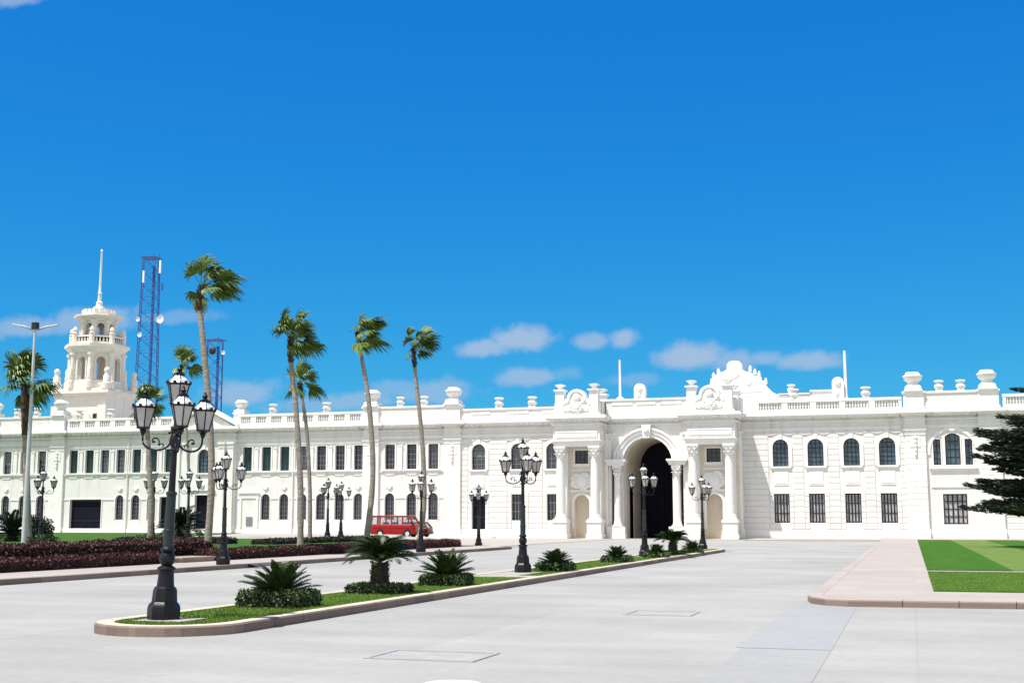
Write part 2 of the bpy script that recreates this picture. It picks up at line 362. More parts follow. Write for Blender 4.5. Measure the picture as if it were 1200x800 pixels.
# mown lawns, lighter and darker stripes
GRA = mat('mown_grass_dark', (0.045, 0.125, 0.012), 0.85, vary=0.25, vscale=1.2, bump=0.5, bscale=50, spec=0.08)
GRB = mat('mown_grass_light', (0.125, 0.195, 0.048), 0.85, vary=0.22, vscale=1.2, bump=0.5, bscale=50, spec=0.08)
GRC = mat('mown_grass_middle', (0.058, 0.135, 0.014), 0.85, vary=0.22, vscale=1.2, bump=0.5, bscale=50, spec=0.08)
def striped(name, x0, x1, y0, y1, wd, ms, label):
    for j, m in enumerate(ms):
        b = MB(); x = x0; k = 0
        while x < x1:
            if k % len(ms) == j: b.box(x, min(x+wd, x1), y0, y1, 0.05, 0.155)
            x += wd; k += 1
        o = b.build(name, m); tag(o, label[j], 'lawn', kind='structure')
striped('far_lawn', 0.40, 45.5, 42.1, 108.5, 2.5, [GRA, GRB], ['darker mown stripes of the far right lawn', 'lighter mown stripes of the far right lawn'])
striped('near_lawn', 0.40, 45.5, 29.6, 40.6, 3.3, [GRC, GRA], ['brighter mown stripes of the near right lawn', 'darker mown stripes of the near right lawn'])
# left pavement
def kerb_line(x0, x1, y0, y1):
    b = MB(); b.box(x0, x1, y0, y1, 0, 0.14); return b
kl = MB()
for y0, y1 in ((10, 40.8), (44.0, 72.2)):
    n = int((y1-y0)/1.0)
    for i in range(n):
        a = y0+(y1-y0)*i/n; c = y0+(y1-y0)*(i+1)/n-0.012
        kl.box(-22.80, -22.50, a, c, 0, 0.145)
    if y0 > 30: kl.poly([(-22.5, y0-.9, 0.004), (-22.8, y0-.9, 0.004), (-22.8, y0, .145), (-22.5, y0, .145)])
    else: kl.poly([(-22.5, y1+.9, 0.004), (-22.8, y1+.9, 0.004), (-22.8, y1, .145), (-22.5, y1, .145)])
tag(kl.build('left_pavement_kerb', KERBST), 'stone kerb of the pavement in front of the red hedge', 'kerb', kind='structure')
sheet('left_pavement', [(-22.8, 10), (-22.8, 72.2), (-25.5, 75.5), (-25.5, 10)], 0.135, PINKPAVE, 'pinkish pavement in front of the red hedge', 'pavement', th=0.13)
# raised terrace with lawn on the left
def sstep(t): t = max(0, min(1, t)); return t*t*(3-2*t)
def left_h(x, y):
    edge = -25.5 if y < 74 else -25.5-(min(y, 118)-74)*0.46
    return 0.02+0.38*sstep((edge-x)/4.0)
def hsheet(name, x0, x1, y0, y1, nx, ny, dz, m, label, cat, test=None):
    b = MB(); idx = {}
    for j in range(ny+1):
        for i in range(nx+1):
            x = x0+(x1-x0)*i/nx; y = y0+(y1-y0)*j/ny; idx[i, j] = b.p((x, y, left_h(x, y)+dz))
    for j in range(ny):
        for i in range(nx):
            x = x0+(x1-x0)*(i+.5)/nx; y = y0+(y1-y0)*(j+.5)/ny
            if test is None or test(x, y): b.f.append([idx[i, j], idx[i+1, j], idx[i+1, j+1], idx[i, j+1]])
    tag(b.build(name, m, smooth=180), label, cat, kind='structure')
hsheet('terrace', -125, -25.52, 18, 118.0, 100, 100, 0.0, PALEPAVE, 'pale terrace between the red hedge and the left wing', 'terrace')
def is_lawn(x, y):
    if y < 80: return x < -26.6
    return x < -52.0-(y-80)*0.35
hsheet('left_lawn', -125, -26.4, 20, 115.5, 240, 240, 0.035, DKGRASS, 'green lawn in front of the left wing', 'lawn', is_lawn)

# plaza marks
sheet('concrete_patch', [(-2.28, 17.2), (-1.05, 17.2), (-1.08, 25.9), (-2.28, 25.9)], 0.004, PATCH, 'bluish darker concrete strip leading from the kerb corner', 'patch')
sheet('concrete_strip', [(-2.05, 8.0), (-1.05, 8.0), (-1.05, 17.1), (-2.2, 17.1)], 0.004, paving('grey_strip', (0.322, 0.325, 0.325), 0, 0, 0, 0, 0.06), 'slightly darker concrete strip at the front of the plaza', 'patch')
def hatch(x0, x1, y0, y1, label):
    o = empty('access_hatch', ((x0+x1)/2, (y0+y1)/2, 0)); tag(o, label, 'hatch')
    w, h = (x1-x0)/2, (y1-y0)/2
    b = MB()
    for q in ((-w, w, -h, -h+.05), (-w, w, h-.05, h), (-w, -w+.05, -h+.05, h-.05), (w-.05, w, -h+.05, h-.05)): b.box(*q, 0.0, 0.012)
    b.build('frame', COVER, o)
    c = MB(); c.box(-w+.06, w-.06, -h+.06, h-.06, 0.002, 0.006); c.build('lid', COVER, o)
hatch(-4.95, -3.75, 22.5, 23.6, 'flat rectangular hatch set in the plaza right of the island')
hatch(-6.4, -5.0, 14.5, 15.55, 'flat grey hatch at the very front of the plaza')
mc = empty('manhole_cover', (-4.52, 12.47, 0)); tag(mc, 'round white painted cover cut by the bottom edge', 'manhole cover')
b = MB(); b.lathe([(0.30, 0.0), (0.30, 0.012), (0.285, 0.018)], n=40); b.build('lid', WHITEPAINT, mc)
b = MB(); b.lathe([(0.36, 0.0), (0.36, 0.008), (0.305, 0.008)], n=40, cap=False); b.build('rim', COVER, mc)

# ------------------------------------------------------------------ palace
FY = 118.0
def front(Y): return lambda u, w, d: (u, Y+d, w)
def sideR(X): return lambda u, w, d: (X-d, u, w)           # wall facing +X, u runs along Y
def sideL(X): return lambda u, w, d: (X+d, u, w)

def outline(o, g=0.0, n=14):
    """open outline from bottom left, up, over, down to bottom right"""
    h = o['w']/2+g; c = o['c']; z0 = o['z0']; z1 = o['z1']
    if o.get('arch'):
        rise = o['w']/2 if o['arch'] == 'semi' else o['w']*0.22
        zs = z1-rise; pts = [(c-h, z0), (c-h, zs)]
        if o['arch'] == 'semi':
            for i in range(1, n): a = pi-pi*i/n; pts.append((c+h*cos(a), zs+h*sin(a)))
        else:
            R = ((o['w']/2)**2+rise**2)/(2*rise); zc = z1-R; t = math.asin(o['w']/2/R); Rg = R+g; t2 = math.asin(min(1, h/Rg)) if Rg > h else t
            for i in range(1, n): a = pi/2+t2-2*t2*i/n; pts.append((c+Rg*cos(a), zc+Rg*sin(a)))
        pts += [(c+h, zs), (c+h, z0)]
        return pts
    return [(c-h, z0), (c-h, z1+g), (c+h, z1+g), (c+h, z0)]

def wall(b, fr, a, c, z0, z1, ops=(), rev=0.35):
    q = lambda u0, u1, w0, w1: b.poly([fr(u0, w0, 0), fr(u1, w0, 0), fr(u1, w1, 0), fr(u0, w1, 0)]) if u1-u0 > 1e-5 and w1-w0 > 1e-5 else None
    groups = []
    for o in sorted(ops, key=lambda o: o['c']-o['w']/2):
        l, r = o['c']-o['w']/2, o['c']+o['w']/2
        if groups and l < groups[-1][1]-1e-4: groups[-1][1] = max(groups[-1][1], r); groups[-1][2].append(o)
        else: groups.append([l, r, [o]])
    x = a
    for l, r, os in groups:
        q(x, l, z0, z1); x = r; z = z0
        for o in sorted(os, key=lambda o: o['z0']):
            q(l, r, z, o['z0']); ol, orr = o['c']-o['w']/2, o['c']+o['w']/2
            q(l, ol, o['z0'], o['z1']); q(orr, r, o['z0'], o['z1'])
            pts = outline(o); top = pts[1:-1]
            for i in range(len(top)-1):
                (u0, w0), (u1, w1) = top[i], top[i+1]
                if w0 < o['z1']-1e-5 or w1 < o['z1']-1e-5: b.poly([fr(u0, w0, 0), fr(u1, w1, 0), fr(u1, o['z1'], 0), fr(u0, o['z1'], 0)])
            dd = o.get('rev', rev)
            if dd > 0:
                for i in range(len(pts)-1):
                    (u0, w0), (u1, w1) = pts[i], pts[i+1]
                    b.poly([fr(u0, w0, 0), fr(u0, w0, dd), fr(u1, w1, dd), fr(u1, w1, 0)])
                (u0, w0), (u1, w1) = pts[-1], pts[0]
                b.poly([fr(u0, w0, 0), fr(u0, w0, dd), fr(u1, w1, dd), fr(u1, w1, 0)])
            z = o['z1']
        q(l, r, z, z1)
    q(x, c, z0, z1)

def trim(b, fr, o, width, proud, g0=0.0):
    A = outline(o, g0); B_ = outline(o, g0+width)
    for i in range(len(A)-1):
        a0, a1, b0, b1 = A[i], A[i+1], B_[i], B_[i+1]
        b.poly([fr(*a0, -proud), fr(*a1, -proud), fr(*b1, -proud), fr(*b0, -proud)])
        b.poly([fr(*b0, -proud), fr(*b1, -proud), fr(*b1, 0), fr(*b0, 0)])
        b.poly([fr(*a0, -proud), fr(*a0, 0.02), fr(*a1, 0.02), fr(*a1, -proud)])
    for P_, Q_ in ((A[0], B_[0]), (A[-1], B_[-1])):
        b.poly([fr(*P_, -proud), fr(*Q_, -proud), fr(*Q_, 0), fr(*P_, 0)])

pal = empty('palace', (-23.1, FY, 0))
tag(pal, 'long white two storey palace with a columned arched portico, urns and balustrades', 'palace')
class PB(MB):
    """palace part: coordinates are world coordinates, stored relative to the parent"""
    def build(s, name, m, parent=None, smooth=None, label=None):
        parent = parent or pal
        o = MB.build(s, name, m, parent, smooth=smooth)
        w = Vector((0, 0, 0)); q = parent
        while q: w += q.location; q = q.parent
        if parent is pal: o.location = -w
        if label: o['label'] = label
        return o

def window(fr, o, bars=(3, 5), pane=GLASS, barm=PALEBAR, surround=0.14, proud=0.05, sill=True, name='window', key=False, bw=0.035, fw=0.07, depth=0.3, blind=0, hb=None):
    t = PB(); trim(t, fr, o, surround, proud)
    h = o['w']/2
    if key:
        c = o['c']; z = o['z1']; t.prism(fr, [(c-.13, z-.02), (c+.13, z-.02), (c+.2, z+.42), (c-.2, z+.42)], -proud-.06, 0.01)
    win = t.build(name, TRIM)
    pts = outline(o)
    p = PB(); p.poly([fr(u, w, depth) for u, w in pts]); p.build('pane', pane, win)
    if blind > 0:
        q = PB(); hh_ = o['w']/2-.03; zt_ = o['z1']-.03-(o['w']/2 if o.get('arch') == 'semi' else .1); q.fbox(fr, o['c']-hh_, o['c']+hh_, zt_-blind*(zt_-o['z0']), zt_, depth-.03, depth-.015); q.build('blind', BLIND, win)
    g = PB(); c = o['c']; z0 = o['z0']; z1 = o['z1']; nx, nz = bars
    I = outline(o, -fw)
    I = [(I[0][0], z0+fw)]+I[1:-1]+[(I[-1][0], z0+fw)]
    if not o.get('arch'): I = [(c-h+fw, z0+fw), (c-h+fw, z1-fw), (c+h-fw, z1-fw), (c+h-fw, z0+fw)]
    n = len(pts); d0 = depth-.05
    for i in range(n-1): g.poly([fr(*pts[i], d0), fr(*pts[i+1], d0), fr(*I[i+1], d0), fr(*I[i], d0)]); g.poly([fr(*I[i], d0), fr(*I[i+1], d0), fr(*I[i+1], depth), fr(*I[i], depth)])
    g.poly([fr(*pts[-1], d0), fr(*pts[0], d0), fr(*I[0], d0), fr(*I[-1], d0)])
    def topz(u):
        x = abs(u-c)
        if o.get('arch') == 'semi': return z1-h+sqrt(max(0, h*h-x*x))
        if o.get('arch'): return z1-o['w']*.22*(x/h)**2
        return z1
    g.build('window_frame', BAR if barm is BAR else PALEBAR if False else BAR, win)
    gb = PB()
    for i in range(1, nx):
        u = c-h+2*h*i/nx; k = bw*(1.35 if (i*2 == nx) else 1); gb.fbox(fr, u-k/2, u+k/2, z0+fw, topz(u)-fw*.6, d0-.012, depth-.002)
    for j in range(1, nz):
        w = z0+(z1-z0)*j/nz
        hh = h
        if o.get('arch') == 'semi' and w > z1-h: hh = sqrt(max(0.01, h*h-(w-z1+h)**2))
        gb.fbox(fr, c-hh+fw*.8, c+hh-fw*.8, w-(hb or bw)/2, w+(hb or bw)/2, d0-.006, depth-.004)
    gb.build('glazing_bars', barm, win)
    if sill:
        s_ = PB(); s_.fbox(fr, c-h-.22, c+h+.22, z0-.16, z0-.002, -.16, .02); s_.fbox(fr, c-h-.16, c+h+.16, z0-.25, z0-.161, -.08, .0); s_.build('sill', TRIM, win)
    return win

def big_urn(X, Y, z, s=1.0, name='urn'):
    b = PB(); c = (X, Y, z)
    q = [(1.12, 0), (1.12, .10), (1.0, .16), (.98, .40), (.80, .50), (.62, .56)]
    b.lathe([(r*s, h*s) for r, h in q], c, 4, pi/4)
    b.lathe([(r*s, h*s) for r, h in [(.52, .55), (.48, .68), (.44, .80), (.52, .88), (.70, 1.00), (.78, 1.15), (.76, 1.28), (.86, 1.33), (.86, 1.42), (.72, 1.46), (.60, 1.60), (.58, 1.72), (.2, 1.76)]], c, 18)
    return b.build(name, TRIM, smooth=35)
def small_urn(X, Y, z, s=1.0):
    b = PB(); c = (X, Y, z)
    b.lathe([(r*s, h*s) for r, h in [(.42, 0), (.42, .16), (.34, .18)]], c, 4, pi/4)
    b.lathe([(r*s, h*s) for r, h in [(.26, .17), (.40, .30), (.44, .44), (.34, .60), (.22, .70), (.20, .76), (.42, .84), (.46, .92), (.40, .98), (.1, 1.0)]], c, 14)
    return b.build('small_urn', TRIM, smooth=35)

def balustrade(x0, x1, y, z0, z1, panels, nb=6):
    b = PB(); w = (x1-x0)/panels
    b.box(x0, x1, y-.16, y+.16, z0, z0+.30); b.box(x0, x1, y-.18, y+.18, z1-.24, z1)
    b.box(x0, x1, y+.17, y+.22, z0, z1-.02)
    for i in range(panels+1):
        c = x0+w*i; a0 = max(x0, c-.28); a1 = min(x1, c+.28); b.box(a0, a1, y-.15, y+.15, z0+.30, z1-.24)
    for i in range(panels):
        for k in range(nb):
            u = x0+w*i+.28+(w-.56)*(k+.5)/nb
            H = z1-.24-z0-.30
            b.lathe([(.07, 0), (.07, .06*H), (.045, .12*H), (.09, .42*H), (.05, .78*H), (.045, .86*H), (.075, .92*H), (.075, H)], (u, y, z0+.30), 6, cap=False)
    return b.build('balustrade', TRIM)
def parapet(x0, x1, y, z0, z1, panels=()):
    b = PB(); b.box(x0, x1, y-.15, y+.35, z0, z1-.2); b.box(x0-.0, x1+.0, y-.24, y+.40, z1-.2, z1)
    b.box(x0, x1, y-.19, y-.15, z0+.0, z0+.28)
    for a, c in panels:
        b.fbox(front(y), a, c, z1-.62, z1-.34, -.19, -.155); b.fbox(front(y), a, c, z1-.56, z1-.40, -.191, -.17)
    return b.build('parapet', STONE)

CZ = 11.25    # top of the cornice lip
def entablature(x0, x1, Y, ends=(0, 0), proj=0.68, z=CZ, dent=True, low=True):
    b = PB(); e0, e1 = ends
    def bx(p, z0, z1, name=None): b.box(x0-(p if e0 else 0), x1+(p if e1 else 0), Y-p, Y+.3, z0, z1)
    bx(proj*.75, z, z+.12); bx(proj, z-.16, z-.001); bx(proj*.86, z-.30, z-.161); bx(proj*.40, z-.42, z-.301)
    bx(.14, z-.78, z-.66)
    if low: bx(.13, z-1.34, z-1.24); bx(.07, z-1.50, z-1.341)
    if dent:
        n = int((x1-x0)/.62)
        for i in range(n):
            u = x0+(x1-x0)*(i+.5)/n; b.box(u-.13, u+.13, Y-proj*.78, Y-proj*.40+.002, z-.42, z-.302)
    return b.build('cornice', TRIM)

def courses(fr, u0, u1, z0, z1, h=0.52, gap=0.045, proud=0.05):
    b = PB(); n = max(1, round((z1-z0)/h)); h = (z1-z0)/n
    for i in range(n): b.fbox(fr, u0, u1, z0+i*h, z0+(i+1)*h-gap, -proud, 0.01)
    return b
def pilaster(fr, u0, u1, z0, z1, proud=0.22, rust=False, cap=True, name='pilaster'):
    b = PB()
    if rust:
        n = round((z1-.6-z0-1.0)/.52); h = (z1-.6-z0-1.0)/n
        for i in range(n): b.fbox(fr, u0, u1, z0+1.0+i*h, z0+1.0+(i+1)*h-.04, -proud, 0.02)
        b.fbox(fr, u0+.03, u1-.03, z0+1.0, z1-.6, -proud+.03, 0.015)
    else: b.fbox(fr, u0, u1, z0+1.0, z1-.6, -proud, 0.02)
    b.fbox(fr, u0-.07, u1+.07, z0, z0+.95, -proud-.07, .02); b.fbox(fr, u0-.04, u1+.04, z0+.951, z0+.999, -proud-.04, .02)
    if cap:
        b.fbox(fr, u0-.05, u1+.05, z1-.6, z1-.5, -proud-.05, .02); b.fbox(fr, u0, u1, z1-.499, z1-.2, -proud, .02); b.fbox(fr, u0-.10, u1+.10, z1-.199, z1, -proud-.12, .02)
    return b.build(name, TRIM)
def swag(fr, u0, u1, z, dip=.22, n=10, r=.05):
    b = PB(); b.tube([fr(u0+(u1-u0)*i/n, z-dip*4*(i/n)*(1-i/n), -.05) for i in range(n+1)], r, 6); return b
def plinth(x0, x1, Y, z=0.85, z0=-0.2):
    b = PB(); b.box(x0, x1, Y-.08, Y+.05, z0, z-.08); b.box(x0, x1, Y-.05, Y+.05, z-.079, z); return b.build('plinth', TRIM)

fF = front(FY)
OP = lambda c, w, z0, z1, arch=None: dict(c=c, w=w, z0=z0, z1=z1, arch=arch)
ENT0 = CZ-1.5
# ---- left wing: groups of rectangular windows over small arched ones
def wing_section(x0, x1, upper, lower, doors=(), pane_up=GLASS, panes=None, barm=PALEBAR, kind='balustrade', npanel=8):
    ops = [OP(c, 1.05, 6.75, 9.2) for c in upper]+[OP(c, 1.02, 1.78, 4.38, 'semi') for c in lower]+list(doors)
    w = PB(); wall(w, fF, x0, x1, -0.3, 5.6, [o for o in ops if o['z0'] < 5]); wall(w, fF, x0, x1, 5.6, CZ-.3, [o for o in ops if o['z0'] > 5]); w.build('wall', STONE)
    for i, c in enumerate(upper):
        pn = (panes or {}).get(i, pane_up)
        bm = barm if pn is not TEAL else TEAL
        window(fF, OP(c, 1.05, 6.75, 9.2), (3, 5) if pn is not TEAL else (2, 12), random.choice((GLASS, GLASS2)) if pn is GLASS else pn, bm, 0.15, 0.06, sill=False, bw=.04, blind=random.choice((0, 0, 0, .3, .55)) if pn is GLASS else 0)
    for c in lower: window(fF, OP(c, 1.02, 1.78, 4.38, 'semi'), (4, 6), random.choice((GLASS, GLASS, GLASS2)), PALEBAR, 0.10, 0.04, sill=False, bw=.03)
    # small keystones above the lower arches
    for c in lower:
        k = PB(); k.prism(fF, [(c-.30, 5.12), (c+.30, 5.12), (c+.30, 5.02), (c+.16, 4.98), (c+.12, 4.80), (c-.12, 4.80), (c-.16, 4.98), (c-.30, 5.02)], -.12, .01); k.build('keystone', TRIM)
    # sill band with aprons
    s = PB(); s.fbox(fF, x0+.02, x1-.02, 6.46, 6.58, -.10, .01)
    for c in upper:
        s.fbox(fF, c-.85, c+.85, 6.585, 6.745, -.17, .01)
        s.fbox(fF, c-.62, c+.62, 6.30, 6.455, -.07, .01); s.fbox(fF, c-.50, c+.50, 6.16, 6.298, -.05, .01)
    s.build('sill_band', TRIM)
    # string course, broken by the openings
    g = PB(); cuts = sorted([(c-.65, c+.65) for c in lower]+[(o['c']-o['w']/2-.1, o['c']+o['w']/2+.1) for o in doors if o['z1'] > 3.8]); x = x0
    for a, c in cuts:
        if a > x: g.fbox(fF, x, a, 3.86, 3.95, -.06, .01)
        x = max(x, c)
    if x1 > x: g.fbox(fF, x, x1, 3.86, 3.95, -.06, .01)
    g.build('string_course', TRIM)
    # slim pilasters between the upper windows
    for a, c in zip(upper[:-1], upper[1:]):
        m = (a+c)/2
        if c-a < 3: 
            p = PB(); p.fbox(fF, m-.17, m+.17, 6.75, 9.0, -.12, .01); p.fbox(fF, m-.22, m+.22, 9.001, 9.12, -.16, .01); p.fbox(fF, m-.20, m+.20, 6.60, 6.749, -.15, .01); p.build('slim_pilaster', TRIM)
    h = PB(); h.fbox(fF, x0+.3, x1-.3, 9.32, 9.44, -.09, .01); h.fbox(fF, x0+.3, x1-.3, 9.441, 9.50, -.13, .01); h.build('lintel_band', TRIM)
    plinth(x0, x1, FY)

def plain_door(o, pane=GATE, name='door', steps=0, trimw=.18, leaves=2):
    t = PB(); trim(t, fF, o, trimw, .07); d = t.build(name, TRIM)
    p = PB(); p.poly([fF(u, w, .32) for u, w in outline(o)]); p.build('door_leaf', pane, d)
    r = PB(); h = o['w']/2
    for i in range(leaves):
        a = o['c']-h+2*h*i/leaves; c = o['c']-h+2*h*(i+1)/leaves
        r.fbox(fF, a+.03, a+.12, o['z0'], o['z1'], .28, .318); r.fbox(fF, c-.12, c-.03, o['z0'], o['z1'], .28, .318)
        for f in (0.02, .4, .75, .96): z = o['z0']+(o['z1']-o['z0'])*f; r.fbox(fF, a+.121, c-.121, z-.05, z+.05, .285, .318)
    r.build('door_rails', BAR, d)
    return d

# section A (three windows between piers), repeated in E
A_up = [-95.2, -92.95, -90.7]; E_up = [-49.53, -47.2, -44.9]
wing_section(-98, -87.9, A_up, A_up)
bu = [-86.62, -84.61, -82.67, -80.70, -78.72, -76.75, -74.80]
gdoor = OP(-84.85, 3.95, 0.15, 3.92); bdoor = OP(-74.85, 1.75, 0.15, 4.15)
wing_section(-87.9, -74.0, bu, [-80.66, -78.70, -76.75], (gdoor, bdoor), TEAL, {2: BLUEGLASS, 3: GLASS})
plain_door(gdoor, name='garage_door', leaves=1, trimw=.10); plain_door(bdoor, name='door')
cu = [-65.49, -63.30, -61.20, -59.14, -57.07, -54.99, -52.92]
blind = OP(-65.15, 1.7, 0.9, 3.95)
wing_section(-66.8, -51.5, cu, cu[1:], (), TEAL, {3: GLASS, 4: GLASS, 5: GLASS, 6: GLASS})
b = PB(); trim(b, fF, blind, .22, .10); bd = b.build('blind_doorway', TRIM)
b = PB(); b.fbox(fF, blind['c']-.85, blind['c']+.85, .9, 3.95, -.02, .01); b.build('blind_panel', STONE, bd)
b = PB(); b.fbox(fF, blind['c']-.30, blind['c']+.45, 1.1, 2.05, -.06, -.021); b.build('vent_grille', PALEBAR, bd)
b = PB(); b.prism(fF, [(blind['c']-1.25, 4.45), (blind['c']+1.25, 4.45), (blind['c']+1.1, 4.7), (blind['c'], 4.95), (blind['c']-1.1, 4.7)], -.16, .01); b.build('blind_doorway_hood', TRIM, bd)
wing_section(-51.5, -42.3, E_up, E_up)
# farther wing beyond the left picture edge
ZU = [-112.2, -110.1, -108.0, -105.9, -103.8, -101.7, -99.6]
wing_section(-125, -98, ZU, ZU[1:])
for x0, x1 in ((-125, -97.9), (-88.0, -74.0), (-66.8, -52.0)): entablature(x0, x1, FY)
balustrade(-88.0+.5, -74.2, FY-.05, 11.37, 12.62, 7, 5); balustrade(-66.6, -52.4, FY-.05, 11.37, 12.62, 8, 5); balustrade(-125, -98.2, FY-.05, 11.37, 12.62, 14, 5)
for x in (-86.2, -82.2, -78.5): small_urn(x, FY+.05, 12.62)
for x in (-62.7, -56.6): small_urn(x, FY+.05, 12.62)
# piers and solid parapets of A and E, and of the right pavilion
def pier_block(cx, h, rust=False, p=0.25, w=0.85):
    for s in (-1, 1):
        x = cx+s*h
        pilaster(fF, x-w, x+w, 0, ENT0+.02, p, rust)
        e = PB(); P_ = lambda q, z0, z1, r=0: e.box(x-w-q, x+w+q, FY-p-q, FY+.3, z0, z1)
        P_(.42, CZ, CZ+.12); P_(.66, CZ-.16, CZ-.001); P_(.56, CZ-.30, CZ-.161); P_(.22, CZ-.42, CZ-.301); P_(.10, CZ-.8, CZ-.66); P_(.0, CZ-1.24, CZ-.801); P_(.0, CZ-.659, CZ-.421); P_(.12, CZ-1.34, CZ-1.241); P_(.06, CZ-1.5, CZ-1.341)
        e.build('pier_cornice', TRIM)
        c = PB(); c.box(x-w, x+w, FY-.42, FY+.75, CZ+.12, 12.85); c.box(x-w-.08, x+w+.08, FY-.50, FY+.83, CZ+.12, CZ+.36); c.box(x-w-.10, x+w+.10, FY-.52, FY+.85, 12.851, 13.02); c.build('parapet_pier', TRIM)
        big_urn(x, FY+.16, 13.02, 1.0)
        # carved drop below the capital
        d = PB(); d.fbox(fF, x-.45, x+.45, 8.1, 9.0, -p-.04, -p+.01)
        for k in range(5): d.ball((x, FY-p-.05, 8.9-.36*k), (.20-.02*k, .12, .2))
        d.build('carved_drop', TRIM, smooth=60)
        if not rust: continue
    x0, x1 = cx-h+w, cx+h-w
    entablature(x0, x1, FY-.06)
    parapet(x0, x1, FY-.10, CZ+.12, 13.0)
    for s in (-.28, .28): small_urn(cx+s*h*1.05, FY+.05, 13.0, .95)
pier_block(-92.95, 4.35); pier_block(-47.2, 4.35)

# ---- pedimented bay between B and D
pc, ph = -70.4, 3.6
fP = front(FY-.35)
op_p = [OP(pc, 1.45, 6.6, 9.05, 'semi'), OP(pc, 1.75, 0.2, 4.3)]
w = PB(); wall(w, fP, pc-ph, pc+ph, -.3, 10.9, op_p); w.box(pc-ph, pc-ph+.02, FY-.349, FY+.2, -.3, 10.9); w.box(pc+ph-.02, pc+ph, FY-.349, FY+.2, -.3, 10.9); w.build('pediment_bay_wall', STONE)
window(fP, op_p[0], (3, 6), BLUEGLASS, BAR, .22, .08, key=True)
t = PB(); trim(t, fP, op_p[1], .25, .10); dd = t.build('entrance_door', TRIM)
t = PB(); t.poly([fP(u, w_, .3) for u, w_ in outline(op_p[1])]); t.build('door_leaf', GATE, dd)
t = PB(); t.prism(fP, [(pc-1.5, 4.75), (pc+1.5, 4.75), (pc+1.4, 5.0)]+[(pc+1.2*cos(a), 5.0+.75*sin(a)) for a in [pi*i/10 for i in range(11)]]+[(pc-1.4, 5.0)], -.22, .01); t.ball((pc, FY-.6, 5.3), (.35, .12, .3)); t.build('door_hood', TRIM, dd)
for s in (-1, 1):
    for k in (2.1, 3.15): pilaster(fP, pc+s*k-.34, pc+s*k+.34, 0, ENT0, .16)
plinth(pc-ph, pc+ph, FY-.35)
entablature(pc-ph, pc+ph, FY-.36, (1, 1))
t = PB(); t.prism(fP, [(pc-ph+.2, CZ+.12), (pc+ph-.2, CZ+.12), (pc, 13.35)], -.12, .5); pd = t.build('pediment', STONE)
for s in (-1, 1):
    t = PB(); t.prism(fP, [(pc+s*(ph+.45), CZ+.125), (pc, 13.36), (pc, 13.75), (pc+s*(ph+.45), CZ+.42)], -.5, .6); t.build('raking_cornice', TRIM, pd)
t = PB()
for k in range(9): a = pi*2*k/9; t.ball((pc+.55*cos(a), FY-.55, 12.1+.38*sin(a)), (.22, .12, .2))
t.ball((pc, FY-.6, 12.1), (.42, .16, .42)); t.build('tympanum_carving', TRIM, pd, smooth=60)
for s in (-1, 1): 
    c = PB(); x = pc+s*(ph-.05); c.box(x-.62, x+.62, FY+.35, FY+1.45, CZ+.12, 12.75); c.build('parapet_pier', TRIM)
    big_urn(x, FY+.9, 12.75, .86)
# ---- rusticated section left of the portico (F) and the right wing (G)
def rust_section(x0, x1, bays, lower, npan=None, upz=(6.6, 9.08), balu=None):
    ops = [OP(c, 1.4, *upz, 'semi') for c in bays]+[l for l in lower if l]
    w = PB(); wall(w, fF, x0, x1, -.3, CZ-.3, ops); w.build('wall', STONE)
    edges = [x0]
    for c in bays: edges += [c-1.08, c+1.08]
    edges.append(x1)
    for i in range(0, len(edges), 2):
        if edges[i+1]-edges[i] > .25: courses(fF, edges[i]+.03, edges[i+1]-.03, .95, 9.6).build('rusticated_courses', STONE)
    for c, l in zip(bays, lower):
        # apron panel and courses beside the lower openings
        a = PB(); zt = l['z1'] if l else 0
        a.fbox(fF, c-.62, c+.62, zt+.75, 6.05, -.05, .01); a.fbox(fF, c-.5, c+.5, zt+.9, 5.9, -.08, -.051); a.build('apron_panel', TRIM)
        if l:
            hw = l['w']/2
            for s in (-1, 1):
                u = sorted((c+s*(hw+.02), c+s*1.06))
                courses(fF, u[0], u[1], .95, zt+.3).build('rusticated_courses', STONE)
    for c0, c1 in zip([x0]+bays, bays+[x1]):
        a = c0 if c0 == x0 else c0+.0; 
    pts = bays
    for c in bays:
        for s in (-1, 1):
            sg = swag(fF, c+s*.18, c+s*(1.5), 9.62, .2); sg.build('swag', TRIM, smooth=180)
    plinth(x0, x1, FY)
F_b = [-40.17, -36.15, -32.6]
fdoor = OP(-40.15, 1.42, .62, 4.05)
rust_section(-42.3, -31.6, F_b, [fdoor, OP(-36.15, 1.3, 1.7, 4.2), OP(-32.6, 1.3, 1.7, 4.2)])
for c in F_b: window(fF, OP(c, 1.4, 6.6, 9.08, 'semi'), (3, 5), GLASS2, PALEBAR, .34, .09, key=True, bw=.045, blind=random.choice((0, .3)))
for c in F_b[1:]: window(fF, OP(c, 1.3, 1.7, 4.2), (4, 3), GLASS, PALEBAR, .02, .03, sill=False, bw=.05)
plain_door(fdoor, name='side_door', trimw=.12)
st = PB()
for i in range(4): st.box(-41.3-.3*(3-i)+.3, -39.0+.3*(3-i)-.3, FY-.09-.32*(4-i), FY-.085, -.02 if i == 0 else .155*i, .155*(i+1)-.002)
st.build('door_steps', TRIM)
entablature(-42.3, -31.6, FY); parapet(-42.0, -31.0, FY-.05, CZ+.12, 12.55, [(-40.9, -38.9), (-37.2, -35.0), (-33.6, -31.7)])
for x in (-38.08, -34.7): small_urn(x, FY+.05, 12.55, 1.05)
G_b = [-11.13, -8.02, -4.87, -1.80]
lowG = [OP(c, 1.38, 1.48, 4.08) for c in G_b]
rust_section(-14.9, 0.1, G_b, lowG, upz=(6.55, 9.0))
